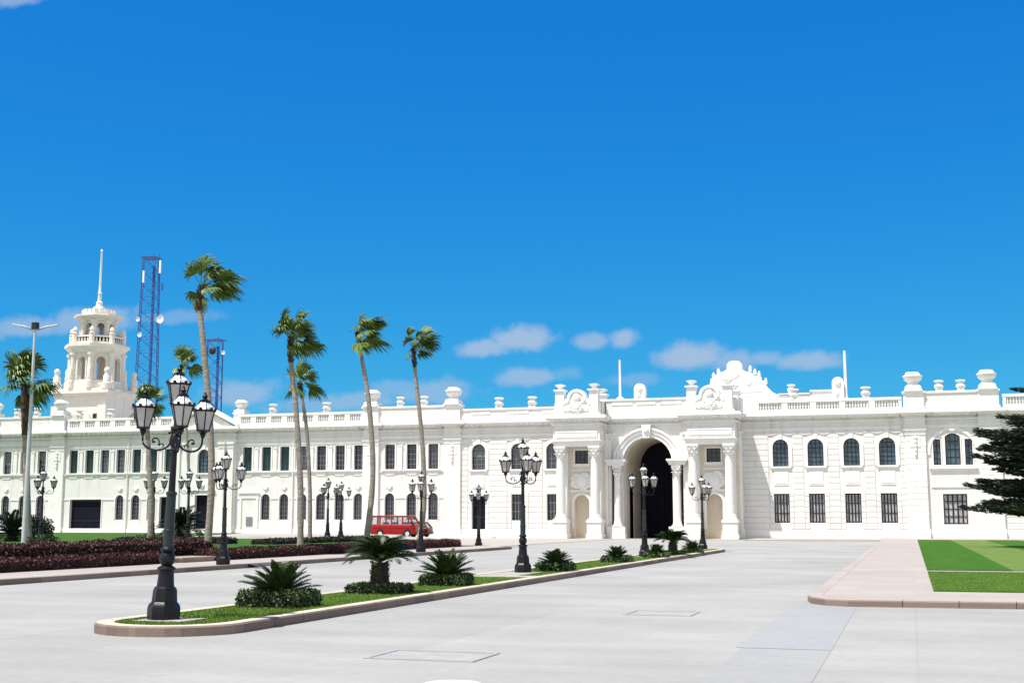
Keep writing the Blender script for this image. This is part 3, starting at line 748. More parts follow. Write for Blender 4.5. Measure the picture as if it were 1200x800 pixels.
for i, c in enumerate(G_b):
    window(fF, OP(c, 1.4, 6.55, 9.0, 'semi'), (4, 6), [BLUEGLASS, BLUEGLASS, BLUEGLASS, BLUEGLASS][i], BAR, .34, .09, key=True, bw=.05)
    window(fF, lowG[i], (5, 3), CURTAIN, BAR, .03, .03, sill=False, bw=.12, fw=.1, hb=.05)
entablature(-14.6, -.5, FY)
balustrade(-13.2, -.4, FY-.05, CZ+.12, 12.58, 5, 8)
for x in (-9.75, -3.45): small_urn(x, FY+.05, 12.58, 1.0)
# right pavilion with the three-light window
vc = 3.72
side_l = dict(c=vc-1.32, w=.62, z0=6.5, z1=8.75, arch=None); side_r = dict(c=vc+1.32, w=.62, z0=6.5, z1=8.75, arch=None); mid = OP(vc, 1.25, 6.5, 9.25, 'seg')
lowv = OP(vc, 1.98, 1.36, 3.98)
w = PB(); wall(w, fF, .1, 7.9, -.3, 5.6, [lowv]); wall(w, fF, .1, 7.9, 5.6, CZ-.3, [side_l, side_r, mid]); w.build('wall', STONE)
for o, n in ((side_l, (2, 4)), (mid, (3, 4)), (side_r, (2, 4))): window(fF, o, n, BLUEGLASS, BAR, .10, .05, sill=False, bw=.05)
s = PB(); s.fbox(fF, vc-2.0, vc+2.0, 6.16, 6.36, -.2, .01); s.fbox(fF, vc-1.85, vc+1.85, 6.0, 6.158, -.1, .01)
big = OP(vc, 3.9, 6.5, 9.75, 'semi'); trim(s, fF, dict(c=vc, w=3.75, z0=7.4, z1=9.55, arch='semi'), .26, .10); s.prism(fF, [(vc-.2, 9.45), (vc+.2, 9.45), (vc+.3, 10.1), (vc-.3, 10.1)], -.2, .01)
s.fbox(fF, vc-1.9, vc+1.9, 4.55, 4.68, -.08, .01); s.build('three_light_hood', TRIM)
window(fF, lowv, (5, 4), CURTAIN, BAR, .03, .03, sill=False, bw=.12, fw=.1, hb=.07)
plinth(.1, 7.9, FY)
pier_block(3.72, 3.1, True, .25, .88)
# wing behind the tree, running out of the picture
H_b = [10.05, 13.2, 16.35, 19.5, 22.65, 25.8, 28.95, 32.1]
lowH = [OP(c, 1.38, 1.48, 4.08) for c in H_b]
rust_section(7.9, 36, H_b, lowH, upz=(6.55, 9.0))
for i, c in enumerate(H_b):
    window(fF, OP(c, 1.4, 6.55, 9.0, 'semi'), (4, 6), BLUEGLASS, BAR, .34, .09, key=True, bw=.05)
    window(fF, lowH[i], (5, 3), CURTAIN, BAR, .03, .03, sill=False, bw=.12, fw=.1, hb=.05)
entablature(7.7, 36, FY); balustrade(8.0, 36, FY-.05, CZ+.12, 12.58, 11, 8)
# roof, back and ends
b = PB(); b.box(-125, 36, FY+.36, FY+34, 11.0, 11.36); b.build('roof', ROOF)
b = PB(); b.box(-125, 36, FY+34, FY+34.4, -.2, 11.36); b.box(-125.4, -125, FY, FY+34.4, -.2, 11.36); b.box(36, 36.4, FY, FY+34.4, -.2, 11.36); b.build('rear_wall', STONE)
# drain pipes
for X in (-79.75, -60.2, -42.2):
    b = PB(); b.tube([(X, FY-.13, .2), (X, FY-.13, 10.0)], .07, 6); b.build('drain_pipe', TRIM)

# ---- portico
PC = -23.23
def column(X, Y, zb, zt, r, pn='column', ped=None, corinth=True):
    b = PB(); h = zt-zb; c = (X, Y, zb)
    b.lathe([(r*1.30, 0), (r*1.30, .10), (r*1.22, .16), (r*1.08, .20), (r*1.18, .26), (r*1.12, .32), (r, .38)]+[(r*(1-.15*(k/10)**1.8), .38+(h-.38-1.05)*k/10) for k in range(1, 11)], c, 28)
    b.box(X-r*1.4, X+r*1.4, Y-r*1.4, Y+r*1.4, zb-.12, zb-.001)
    col = b.build(pn, TRIM, smooth=40)
    k = PB(); z = zt-1.05; rt = r*.85
    k.lathe([(rt*1.08, 0), (rt*1.08, .06), (rt*.96, .08), (rt*1.0, .4), (rt*1.15, .7), (rt*1.5, .90)], (X, Y, z), 20)
    for ring, (zz, rr, ln, n) in enumerate(((.08, rt*1.0, .34, 8), (.34, rt*1.02, .36, 8))):
        for i in range(n):
            a = 2*pi*(i+.5*ring)/n; d = Vector((cos(a), sin(a), 0)); s_ = Vector((-sin(a), cos(a), 0)); p0 = Vector((X, Y, z+zz))+d*rr
            L_ = [p0, p0+Vector((0, 0, ln*.6))+d*.08, p0+Vector((0, 0, ln*.95))+d*.20, p0+Vector((0, 0, ln*.80))+d*.28]
            ww = [.15, .17, .12, .04]
            for q in range(3): k.poly([L_[q]-s_*ww[q], L_[q]+s_*ww[q], L_[q+1]+s_*ww[q+1], L_[q+1]-s_*ww[q+1]])
    for i in range(4):
        a = pi/4+pi/2*i; d = Vector((cos(a), sin(a), 0)); p0 = Vector((X, Y, z+.80))+d*(rt*1.55)
        k.ball(p0, .13, 8, 5)
    k.box(X-rt*1.48, X+rt*1.48, Y-rt*1.48, Y+rt*1.48, z+.90, z+1.05)
    k.build('capital', TRIM, col, smooth=40)
    if ped:
        q = PB(); w_ = r*1.5
        q.box(X-w_, X+w_, Y-w_, Y+w_, .45, zb-.35); q.box(X-w_-.1, X+w_+.1, Y-w_-.1, Y+w_+.1, -.1, .45); q.box(X-w_-.08, X+w_+.08, Y-w_-.08, Y+w_+.08, zb-.35, zb-.121); q.build('pedestal', TRIM, col)
    return col
YC = 115.1; YR = 116.35; YA = 117.0
def cartouche(b, X, Y, z, s=1.0):
    f = front(Y)
    pts = []
    for i in range(28):
        a = 2*pi*i/28; r = 1+.10*cos(5*a+.6)+.05*cos(9*a)
        pts.append((X+s*1.12*r*cos(a), z+s*.80*r*sin(a)))
    b.prism(f, pts, -.18, .02); b.ball((X, Y-.2, z), (s*.55, .14, s*.55), 14, 8)
    for i in range(10):
        a = 2*pi*i/10; b.ball((X+s*.82*cos(a), Y-.18, z+s*.58*sin(a)), (s*.17, .10, s*.15), 7, 5)
def pavilion(sgn):
    xc = PC+sgn*6.20; xs = (xc-1.64, xc+1.64)
    for X in xs: column(X, YC, 1.85, 8.5, .44, ped=True)
    x0, x1 = xc-2.35, xc+2.35
    niche = OP(xc+.05, 1.45, 0.05, 4.05, 'semi'); niche['rev'] = .9; win = OP(xc+.05, 1.3, 6.95, 8.2)
    f = front(YR)
    w = PB(); wall(w, f, x0, x1, -.2, CZ-.3, [niche, win], .3); w.box(x0, x0+.02, YR+.001, FY+.2, -.2, CZ-.3); w.build('portico_wall', SHADESTONE)
    # niche back, half round
    n_ = PB(); nn = 12
    for i in range(nn):
        a0, a1 = pi*i/nn, pi*(i+1)/nn; R = .725
        P0 = (niche['c']-R*cos(a0), YR+.9*sin(a0)); P1 = (niche['c']-R*cos(a1), YR+.9*sin(a1))
        n_.poly([(P0[0], P0[1]-.02, 0), (P1[0], P1[1]-.02, 0), (P1[0], P1[1]-.02, 4.2), (P0[0], P0[1]-.02, 4.2)])
    nb = PB(); nb.box(niche['c']-.73, niche['c']+.73, YR+.9, YR+.95, 0, 4.2); no = nb.build('niche', SHADESTONE)
    t = PB(); trim(t, f, dict(niche, z0=.9), .22, .07); t.build('niche_surround', TRIM, no)
    window(f, win, (3, 3), GLASS, BAR, .14, .06, sill=True, name='portico_window')
    c = PB(); cartouche(c, xc+.1, YR-.02, 5.3, 1.0); c.box(xc-1.1, xc+1.2, YR-.14, YR+.01, 4.30, 4.52); c.box(xc-.95, xc+1.05, YR-.10, YR+.01, 6.28, 6.42); c.build('cartouche', TRIM, smooth=40)
    # responds behind the columns
    for X in xs: pilaster(front(YR), X-.42, X+.42, 0, 8.45, .22, cap=True, name='respond')
    # entablature block carried by the columns
    e = PB(); fr = front(YC-.62)
    e.box(x0+.15, x1-.15, YC-.50, YR-.002, 8.5, 8.78); e.box(x0+.07, x1-.07, YC-.58, YR-.002, 8.781, 8.98); e.box(x0-.02, x1+.02, YC-.68, YR-.002, 8.981, 9.08)
    e.box(x0+.12, x1-.12, YC-.52, YR+.002, 9.081, 10.0)
    pn = x0+.35, x1-.35
    e.fbox(front(YC-.52), pn[0], pn[1], 9.25, 9.9, -.09, .01)
    for a, c_, z0, z1 in ((pn[0]+.12, pn[1]-.12, 9.34, 9.38), (pn[0]+.12, pn[1]-.12, 9.77, 9.81), (pn[0]+.12, pn[0]+.16, 9.381, 9.769), (pn[1]-.16, pn[1]-.12, 9.381, 9.769)): e.fbox(front(YC-.61), a, c_, z0, z1, -.03, .005)
    e.build('portico_entablature', TRIM)
    u = PB(); u.box(x0+.15, x1-.15, YC-.44, YR+.0, 10.001, CZ-.42); u.build('portico_frieze', STONE)
    cn = PB(); Q = lambda q, z0, z1: cn.box(x0-q, x1+q, YC-.45-q, YA+.8, z0, z1)
    Q(.10, CZ-.78, CZ-.66); Q(.22, CZ-.42, CZ-.301); Q(.48, CZ-.30, CZ-.161); Q(.60, CZ-.16, CZ-.001); Q(.42, CZ, CZ+.12)
    for i in range(9): X = x0+(x1-x0)*(i+.5)/9; cn.box(X-.13, X+.13, YC-.45-.42, YC-.45-.219, CZ-.42, CZ-.302)
    cn.build('portico_cornice', TRIM)
    # attic with piers, arched tablet and flared caps
    z0 = CZ+.12
    a = PB(); a.box(x0+.2, x1-.2, YC-.30, YC+.55, z0, 12.55); a.box(x0+.1, x1-.1, YC-.38, YC+.6, z0, z0+.25); a.box(x0+.9, x1-.9, YC-.36, YC+.6, 12.55, 12.72)
    f2 = front(YC-.30); R = .95
    a.prism(f2, [(xc-R-.35, 12.721), (xc+R+.35, 12.721), (xc+R+.35, 12.95)]+[(xc+R*cos(pi*i/14), 12.95+R*.95*sin(pi*i/14)) for i in range(15)]+[(xc-R-.35, 12.95)], -.05, .7)
    a.build('attic', STONE)
    o_ = PB(); trim(o_, f2, dict(c=xc, w=1.35, z0=12.72, z1=13.6, arch='semi'), .2, .15); cartouche(o_, xc, YC-.33, 12.15, .62)
    for k in (-1, 1):
        o_.ball((xc+k*.95, YC-.38, 12.0), (.32, .12, .28), 10, 6); o_.ball((xc+k*1.25, YC-.36, 12.45), (.2, .1, .2), 8, 6)
    o_.ball((xc, YC-.42, 13.05), (.36, .14, .36), 12, 8); o_.build('attic_carving', TRIM, smooth=45)
    def pier(X, Y, w_, zt):
        p = PB(); p.box(X-w_, X+w_, Y-w_, Y+w_, z0, zt-.55); p.box(X-w_-.07, X+w_+.07, Y-w_-.07, Y+w_+.07, z0, z0+.28)
        p.box(X-w_-.14, X+w_+.14, Y-w_-.14, Y+w_+.14, zt-.55, zt-.42); p.lathe([(w_*1.0, 0), (w_*.7, .06), (w_*.62, .18), (w_*1.0, .30), (w_*1.45, .40), (w_*1.5, .46), (w_*.5, .52)], (X, Y, zt-.42), 4, pi/4); p.build('attic_pier', TRIM)
    for X in xs: pier(X, YC+.02, .42, 14.25)
    pier(x1-.42, YA+.2, .40, 13.95)
    if sgn > 0: pier(x1-.35, FY+.4, .38, 13.3)
    pa = PB(); pa.box(x1-.75, x1-.15, YC+.61, FY+1.2, z0, 12.6); pa.box(x1-.82, x1-.08, YC+.61, FY+1.3, 12.601, 12.75); pa.build('attic_return', STONE)
    pa = PB(); pa.box(x0+.15, x0+.75, YC+.61, FY+1.2, z0, 12.6); pa.build('attic_return', STONE)
    # side wall with rusticated courses
    fs = sideR(x1)
    s_ = PB(); s_.fbox(fs, YR+.006, FY-.002, -.2, CZ-.3, -.0, .3); s_.build('side_wall', STONE)
    courses(fs, YR+.75, FY-.02, .95, 9.6).build('rusticated_courses', STONE); plp = PB(); plp.fbox(fs, YR, FY, -.1, .85, -.08, .01); plp.build('plinth', TRIM)
    pilaster(sideR(x1), YR+.01, YR+.60, 0, 9.7, .2)
pavilion(-1); pavilion(1)
# pilaster strips between pavilion and arch
for s in (-1, 1):
    for k in (3.62,):
        X = PC+s*k; pilaster(front(YA), X-.25, X+.25, 0, 9.75, .30, rust=True)
# arch wall
RI, RO = 2.32, 3.35
ar = dict(c=PC, w=2*RI, z0=.0, z1=7.05+RI, arch='semi')
w = PB(); wall(w, front(YA), PC-3.9, PC+3.9, -.2, CZ-.3, [ar]+[dict(c=PC+q*3.22, w=.32, z0=1.15, z1=6.74, rev=.9) for q in (-1, 1)], 1.4); w.build('arch_wall', STONE)
t = PB(); trim(t, front(YA), dict(ar, z0=7.0), .34, .16); trim(t, front(YA), dict(ar, z0=7.0), .30, .26, .36); trim(t, front(YA), dict(ar, z0=7.0), .22, .36, .68)
t.build('archivolt', TRIM)
t = PB(); zk = 7.05+RI; t.prism(front(YA), [(PC-.28, zk-.1), (PC+.28, zk-.1), (PC+.45, zk+1.15), (PC-.45, zk+1.15)], -.55, .01); t.ball((PC, YA-.6, zk+.6), (.26, .16, .3)); t.build('arch_keystone', TRIM)
for s in (-1, 1):
    t = PB(); t.prism(front(YA), [(PC+s*3.75, 9.85), (PC+s*3.75, 8.5), (PC+s*2.9, 9.85)], -.06, .01); t.build('spandrel_panel', TRIM)
for s in (-1, 1):
    X = PC+s*2.78
    column(X, YA-.42, 1.25, 6.75, .33, 'arch_column', ped=False)
    q = PB(); q.box(PC+s*2.90-.85, PC+s*2.90+.85, YA-.85, YA-.002, -.1, 1.13); q.box(PC+s*2.90-.9, PC+s*2.90+.9, YA-.9, YA-.001, -.1, .4); q.build('arch_pedestal', TRIM)
    q = PB(); q.box(PC+s*2.9-.78, PC+s*2.9+.78, YA-.80, YA-.002, 6.751, 6.95); q.box(PC+s*2.9-.88, PC+s*2.9+.88, YA-.92, YA-.001, 6.951, 7.12); q.box(PC+s*2.9-.98, PC+s*2.9+.98, YA-1.02, YA-.002, 7.121, 7.30); q.build('impost', TRIM)
# vestibule: jambs, barrel vault, gate
v = PB(); Y0, Y1 = YA+1.4, 125.8
for s in (-1, 1):
    X = PC+s*RI
    v.box(min(X, X+s*.5), max(X, X+s*.5), Y0, Y0+1.4, 0, 7.05)
    v.box(min(X, X+s*.08), max(X, X+s*.08), Y0+3.3, Y1-.72, 0, 7.05)
    v.box(min(X+s*.02, X+s*.5), max(X+s*.02, X+s*.5), Y0, Y1, 6.0, 7.04)
n = 20
for i in range(n):
    a0, a1 = pi-pi*i/n, pi-pi*(i+1)/n
    v.poly([(PC+RI*cos(a0), YA+1.4, 7.05+RI*sin(a0)), (PC+RI*cos(a1), YA+1.4, 7.05+RI*sin(a1)), (PC+RI*cos(a1), Y1, 7.05+RI*sin(a1)), (PC+RI*cos(a0), Y1, 7.05+RI*sin(a0))])
v.build('vestibule', SHADESTONE)
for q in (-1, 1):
    v = PB(); a_, b_ = sorted((PC+q*(RI+.5), PC+q*(RI+3))); v.box(a_, b_, Y0-.3, Y1+.2, 0, 7.04); v.build('passage_gloom', GATE)  # solid dark box painted in for the gloom behind the gaps and slots
g = PB(); g.prism(front(Y1-.7), [(PC-RI-.4, 0), (PC+RI+.4, 0), (PC+RI+.0, 7.05)]+[(PC+(RI-.02)*cos(pi*i/16), 7.05+(RI-.02)*sin(pi*i/16)) for i in range(17)]+[(PC-RI, 7.05)], 0, .5); gt = g.build('portal_gate', GATE)
g = PB()
for i in range(11): X = PC-RI+.2+(2*RI-.4)*i/10; g.box(X-.03, X+.03, Y1-.78, Y1-.702, .1, 6.9)
for z in (.3, 2.4, 4.8, 6.95): g.box(PC-RI, PC+RI, Y1-.80, Y1-.79, z-.08, z+.08)
g.build('gate_bars', GATE, gt)
# central cornice and parapet over the arch
entablature(PC-3.95, PC+3.95, YA, proj=.6, low=False)
parapet(PC-3.95, PC+3.95, YA-.05, CZ+.12, 13.0, [(PC-3.3, PC-1.3), (PC-.9, PC+.9), (PC+1.3, PC+3.3)])
b = PB(); b.box(PC-9, PC+9, YA+.31, FY+.5, CZ-.35, CZ+.02); b.build('portico_roof', ROOF)
b = PB(); b.box(PC-8.6, PC+8.6, YA-4.2, YA-.1, -.06, .03); b.build('portico_floor', PALEPAVE)
# roof ornaments: small scrolled gables
def scroll(X, Y, z0, w_, h_):
    f = front(Y); b = PB(); R = w_/2
    b.prism(f, [(X-R, z0), (X+R, z0), (X+R, z0+h_-R)]+[(X+R*cos(pi*i/12), z0+h_-R+R*sin(pi*i/12)) for i in range(13)]+[(X-R, z0+h_-R)], 0, .9)
    b.ball((X, Y-.05, z0+h_-R), (R*.55, .14, R*.55), 12, 8); b.ball((X-.2*R, Y-.03, z0+h_*.3), (R*.4, .12, h_*.18), 8, 6)
    b.box(X-R-.12, X+R+.12, Y-.1, Y+1.0, z0-.3, z0-.001); b.build('roof_scroll', TRIM, smooth=40)
scroll(-26.15, 128, 13.9, 1.15, 1.75); scroll(-6.35, 128, 13.4, 1.15, 2.25)
b = PB(); b.box(-29.5, -16, 128.2, 131, 11.36, 13.95); b.box(-12, -5.0, 127.9, 131, 11.36, 13.2); b.build('roof_block', STONE)
# sculpted gable of the hall behind the portico
sil = [(-21.2, 12), (-4.5, 12), (-4.5, 14.2), (-6.2, 14.4), (-6.2, 15.45), (-9.65, 15.45), (-9.7, 15.1), (-13.2, 15.15), (-13.9, 15.55), (-14.5, 16.2), (-14.75, 16.75), (-15.2, 16.95), (-15.4, 17.35), (-15.9, 17.4), (-16.05, 17.75), (-16.7, 17.9), (-17.1, 18.15), (-17.15, 18.75), (-17.4, 19.05), (-17.95, 19.15), (-18.5, 19.05), (-18.75, 18.75), (-18.8, 18.15), (-19.25, 17.95), (-19.5, 17.85), (-20.1, 17.55), (-20.5, 17.1), (-20.75, 16.5), (-21.2, 15.4)]
b = PB(); b.prism(front(140), sil, 0, 1.2); b.build('rear_gable', TRIM)
f = front(140)
for q in ((-9.9, -6.1, 15.451, 15.62), (-13.3, -9.91, 15.2, 15.34)):
    b = PB(); b.fbox(f, *q, -.12, 1.3); b.build('gable_coping', TRIM)
b = PB(); b.fbox(f, -20.6, -15.0, 15.6, 17.2, -.04, .01)
for X, z, r in ((-17.95, 17.6, .6), (-19.3, 16.6, .4), (-16.4, 16.6, .4)): b.ball((X, 139.98, z), (r, .12, r*.9), 14, 8)
for X, z in ((-20.3, 17.4), (-19.75, 17.85), (-16.25, 18.05), (-15.75, 17.65), (-15.3, 17.4), (-14.6, 16.6)): b.lathe([(.22, -.1), (.16, .1), (.22, .22), (.06, .55)], (X, 140.5, z), 6)
b.build('gable_carving', TRIM, smooth=60)
small_urn(-11.9, 140.5, 15.34, 1.0)
b = PB(); b.box(-26, -4.6, 141.2, 150, 11.36, 14.2); b.build('rear_hall', STONE)

# ---- belvedere tower
TC = (-90.0, 126.0)
k12 = 126.0/124.0
def octo(b, prof, rot=pi/8): b.lathe([(r/cos(pi/8), z) for r, z in prof], (TC[0], TC[1], 0), 8, rot)
tz = lambda z: EYE+(z-EYE)*k12
tw = PB(); tw.box(TC[0]-3.45, TC[0]+3.45, TC[1]-2.75, TC[1]+2.75, 11.3, tz(15.45))
for q in (-1, 1): tw.box(TC[0]+q*3.1-.55, TC[0]+q*3.1+.55, TC[1]-3.1, TC[1]-2.2, 11.3, tz(14.4))
tower = tw.build('belvedere_tower', TOWER)
tw = PB()
for ov, z0, z1 in ((.2, 15.45, 15.62), (.42, 15.621, 15.8), (.58, 15.801, 16.05), (.3, 16.051, 16.35)): tw.box(TC[0]-3.45-ov, TC[0]+3.45+ov, TC[1]-2.75-ov, TC[1]+2.75+ov, tz(z0), tz(z1))
tw.build('tower_cornice', TOWER, tower)
for x in (-2.0, 0.1, 2.2):
    tw = PB(); tw.box(TC[0]+x-.42, TC[0]+x+.42, TC[1]-2.81, TC[1]-2.751, tz(12.2), tz(13.5)); tw.build('tower_window', GLASS, tower)
tw = PB()
for x in (-.95, 1.15): tw.prism(front(TC[1]-2.75), [(TC[0]+x-.5, tz(12.0)), (TC[0]+x+.5, tz(12.0)), (TC[0]+x+.5, tz(12.9)), (TC[0]+x+.2, tz(13.5)), (TC[0]+x-.2, tz(13.7)), (TC[0]+x-.5, tz(13.2))], -.35, .01)
tw.build('tower_carving', TOWER, tower)
def octo_stage(R, z0, z1, ow, oz0, oz1, th, name, arch='semi'):
    b = PB(); side = 2*R*tan(pi/8)
    for i in range(8):
        a = pi/4*i-pi/2; d = Vector((cos(a), sin(a), 0)); s_ = Vector((-sin(a), cos(a), 0)); c = Vector((TC[0], TC[1], 0))+d*R
        fr = lambda u, w, dd, c=c, d=d, s_=s_: tuple(c+s_*u-d*dd+Vector((0, 0, w)))
        o = dict(c=0, w=ow, z0=oz0, z1=oz1, arch=arch)
        wall(b, fr, -side/2, side/2, z0, z1, [o], th); trim(b, fr, o, .16, .08)
        # inner face
        si = 2*(R-th)*tan(pi/8); fi = lambda u, w, dd, fr=fr: fr(u, w, th+dd)
        wall(b, fi, -si/2, si/2, z0, z1, [o], 0)
        # corner pier
        a2 = a+pi/8; cc = Vector((TC[0], TC[1], 0))+Vector((cos(a2), sin(a2), 0))*(R/cos(pi/8))
        b.lathe([(.42, z0), (.42, z0+.5), (.30, z0+.55), (.28, z1-.4), (.42, z1-.3), (.42, z1)], (cc.x, cc.y, 0), 8, a2)
    return b.build(name, TOWER, tower)
octo_stage(2.78, tz(16.35), tz(20.5), 1.05, tz(17.4), tz(20.05), .4, 'lantern_stage')
tw = PB(); octo(tw, [(3.0, tz(20.5)), (3.0, tz(20.75)), (3.2, tz(20.9)), (3.2, tz(21.0)), (3.45, tz(21.15)), (3.45, tz(21.45)), (2.8, tz(21.5))]); tw.build('lantern_cornice', TOWER, tower)
tw = PB(); octo(tw, [(3.0, tz(16.3)), (3.0, tz(16.9)), (2.92, tz(17.0)), (2.92, tz(17.3)), (2.77, tz(17.3))]); tw.build('lantern_base', TOWER, tower)
# scroll buttresses and statues at the corners of the base
for i in range(4):
    tw = PB(); a = pi/4+pi/2*i; X = TC[0]+3.35*math.copysign(1, cos(a)); Y = TC[1]+2.65*math.copysign(1, sin(a))
    tw.lathe([(.60, tz(16.3)), (.60, tz(16.9)), (.45, tz(17.0)), (.40, tz(17.7)), (.28, tz(17.9)), (.25, tz(18.1)), (.36, tz(18.3)), (.30, tz(18.55)), (.1, tz(18.7))], (X, Y, 0), 10)
    tw.build('corner_finial', TOWER, tower, smooth=40)
for i in range(8):
    tw = PB(); a = pi/4*i-pi/2+pi/8; X = TC[0]+3.25*cos(a); Y = TC[1]+3.25*sin(a)
    tw.lathe([(.36, tz(16.4)), (.36, tz(17.2)), (.24, tz(17.3)), (.3, tz(17.7)), (.22, tz(18.1)), (.26, tz(18.5)), (.12, tz(18.8))], (X, Y, 0), 8)
    tw.build('pier_figure', TOWER, tower, smooth=40)
# gallery balustrade
tw = PB(); Rg = 2.8
octo(tw, [(Rg, tz(21.5)), (Rg, tz(21.75)), (Rg-.25, tz(21.75)), (Rg-.25, tz(21.5))])
octo(tw, [(Rg, tz(22.25)), (Rg, tz(22.45)), (Rg-.25, tz(22.45)), (Rg-.25, tz(22.25)), (Rg, tz(22.25))])
for i in range(8):
    a = pi/4*i-pi/2; d = Vector((cos(a), sin(a), 0)); s_ = Vector((-sin(a), cos(a), 0)); side = 2*Rg*tan(pi/8)
    for k in range(6):
        q = Vector((TC[0], TC[1], 0))+d*(Rg-.12)+s_*(side*((k+.5)/6-.5)); tw.lathe([(.08, tz(21.75)), (.12, tz(21.95)), (.06, tz(22.25))], (q.x, q.y, 0), 6, cap=False)
    a2 = a+pi/8; q = Vector((TC[0], TC[1], 0))+Vector((cos(a2), sin(a2), 0))*(Rg-.1)/cos(pi/8)
    tw.lathe([(.32, tz(21.5)), (.32, tz(22.6)), (.38, tz(22.7)), (.2, tz(22.8)), (.30, tz(23.05)), (.2, tz(23.3)), (.05, tz(23.45))], (q.x, q.y, 0), 8)
tw.build('gallery_balustrade', TOWER, tower)
octo_stage(1.72, tz(21.5), tz(24.3), .80, tz(21.9), tz(24.0), .3, 'upper_lantern')
tw = PB(); octo(tw, [(1.85, tz(24.3)), (1.95, tz(24.5)), (2.6, tz(24.72)), (2.65, tz(24.74)), (2.65, tz(24.86)), (1.95, tz(24.9)), (1.9, tz(25.0))]); tw.build('upper_cornice', TOWER, tower)
tw = PB()
for i in range(8):
    a = pi/4*i-pi/2; d = Vector((cos(a), sin(a), 0)); s_ = Vector((-sin(a), cos(a), 0)); side = 2*1.8*tan(pi/8); c = Vector((TC[0], TC[1], 0))+d*1.8
    fr = lambda u, w, dd, c=c, d=d, s_=s_: tuple(c+s_*u-d*dd+Vector((0, 0, w)))
    tw.fbox(fr, -side/2, side/2, tz(24.95), tz(25.25), 0, .3)
    for k in (-1, 0, 1): tw.fbox(fr, k*side*.36-.19, k*side*.36+.19, tz(25.251), tz(25.62), -.02, .3)
tw.build('crenellation', TOWER, tower)
tw = PB(); tw.lathe([(1.2, tz(24.95)), (1.1, tz(25.6)), (.75, tz(25.7)), (.7, tz(26.0)), (.42, tz(26.1)), (.36, tz(26.5)), (.40, tz(26.6)), (.22, tz(26.75)), (.20, tz(27.6)), (.26, tz(27.7)), (.15, tz(27.85)), (.14, tz(28.5)), (.10, tz(32.6)), (.15, tz(32.7)), (.0, tz(32.9))], (TC[0], TC[1], 0), 14); tw.build('spire', TRIM, tower, smooth=40)

# ------------------------------------------------------------------ flagpoles and radio masts
def flagpole(X, Y, z0, z1, r, label):
    o = empty('flagpole', (X, Y, z0)); tag(o, label, 'flagpole', 'flagpoles on the palace roof')
    b = MB(); b.lathe([(r*3, 0), (r*3, .3), (r*1.3, .4), (r, .5), (r*.8, z1-z0-.1)], n=10); b.build('pole', TRIM, o, smooth=40)
    b = MB(); b.lathe([(r*3.6, -.25), (r*3.6, -.02), (r*3.1, .0)], n=10); b.build('footing', TRIM, o)
flagpole(-28.3, 128.6, 13.95, 18.3, .13, 'thin white flagpole on the roof left of the arch')
flagpole(-5.62, 128.4, 13.2, 18.35, .15, 'thin white flagpole on the roof of the right wing')

def lattice(name, label, Y, pxl, pxr, ytop, ybot, nseg, taper, seedv):
    """square lattice mast; pixel extents give its width and height"""
    c0 = F((pxl+pxr)/2, ytop, Y); zt = c0[2]; X = c0[0]
    wt = abs(F(pxr, ytop, Y)[0]-F(pxl, ytop, Y)[0])/2*.80; wb = wt*taper
    o = empty(name, (X, Y, 0)); tag(o, label, 'radio mast', 'blue lattice masts behind the palace')
    rnd = random.Random(seedv); W = lambda z: wb+(wt-wb)*z/zt
    rot = radians(28); R = lambda x, y, z: (x*cos(rot)-y*sin(rot), x*sin(rot)+y*cos(rot), z)
    b = MB()
    for sx in (-1, 1):
        for sy in (-1, 1): b.tube([R(sx*wb, sy*wb, 0), R(sx*wt, sy*wt, zt)], .08, 5)
    b.build('legs', BLUESTEEL, o)
    b = MB()
    for i in range(nseg):
        z0 = zt*i/nseg; z1 = zt*(i+1)/nseg; a, c = W(z0), W(z1)
        for (p, q) in (((-1, -1), (1, -1)), ((1, -1), (1, 1)), ((1, 1), (-1, 1)), ((-1, 1), (-1, -1))):
            b.tube([R(p[0]*a, p[1]*a, z0), R(q[0]*c, q[1]*c, z1)], .036, 4); b.tube([R(q[0]*a, q[1]*a, z0), R(p[0]*c, p[1]*c, z1)], .036, 4)
            b.tube([R(p[0]*c, p[1]*c, z1), R(q[0]*c, q[1]*c, z1)], .036, 4)
    b.build('bracing', BLUESTEEL, o)
    b = MB(); b.box(*[v for v in (wt*.2, wt*.5)], wt*.1, wt*.3, 0, zt*.97)
    for i in range(int(zt/1.2)): b.box(wt*.1, wt*.6, wt*.05, wt*.12, i*1.2, i*1.2+.08)
    b.build('cable_ladder', BLUESTEEL, o)
    b = MB(); b.box(-wt*1.1, wt*1.1, -wt*1.1, wt*1.1, zt, zt+.12); b.build('top_platform', BLUESTEEL, o)
    return o, zt, wt, W
mo, zt, wt, W = lattice('lattice_mast', 'taller blue lattice radio mast with dishes beside the white tower', 205, 168, 187, 303, 470, 20, 1.75, 3)
mo_loc = mo.location
def mast_part(o, name, m, fn): b = MB(); fn(b); return b.build(name, m, o)
def mp(px, py, Y, o):
    q = F(px, py, Y); return (q[0]-o.location[0], q[1]-o.location[1], q[2])
def dish(b, c, r): b.lathe([(0.02, -.25), (r*.6, -.15), (r, .12), (r*.97, .16), (r*.5, .0), (.02, -.08)], (0, 0, 0), 16, cap=False); b.v = [(c[0]+x, c[1]-z, c[2]+y) for x, y, z in b.v]
for (px, py, r) in ((188, 374, .75), (162, 374, .42), (164, 392, .46)): mast_part(mo, 'dish', DISH, lambda b: dish(b, mp(px, py, 201.5, mo), r))
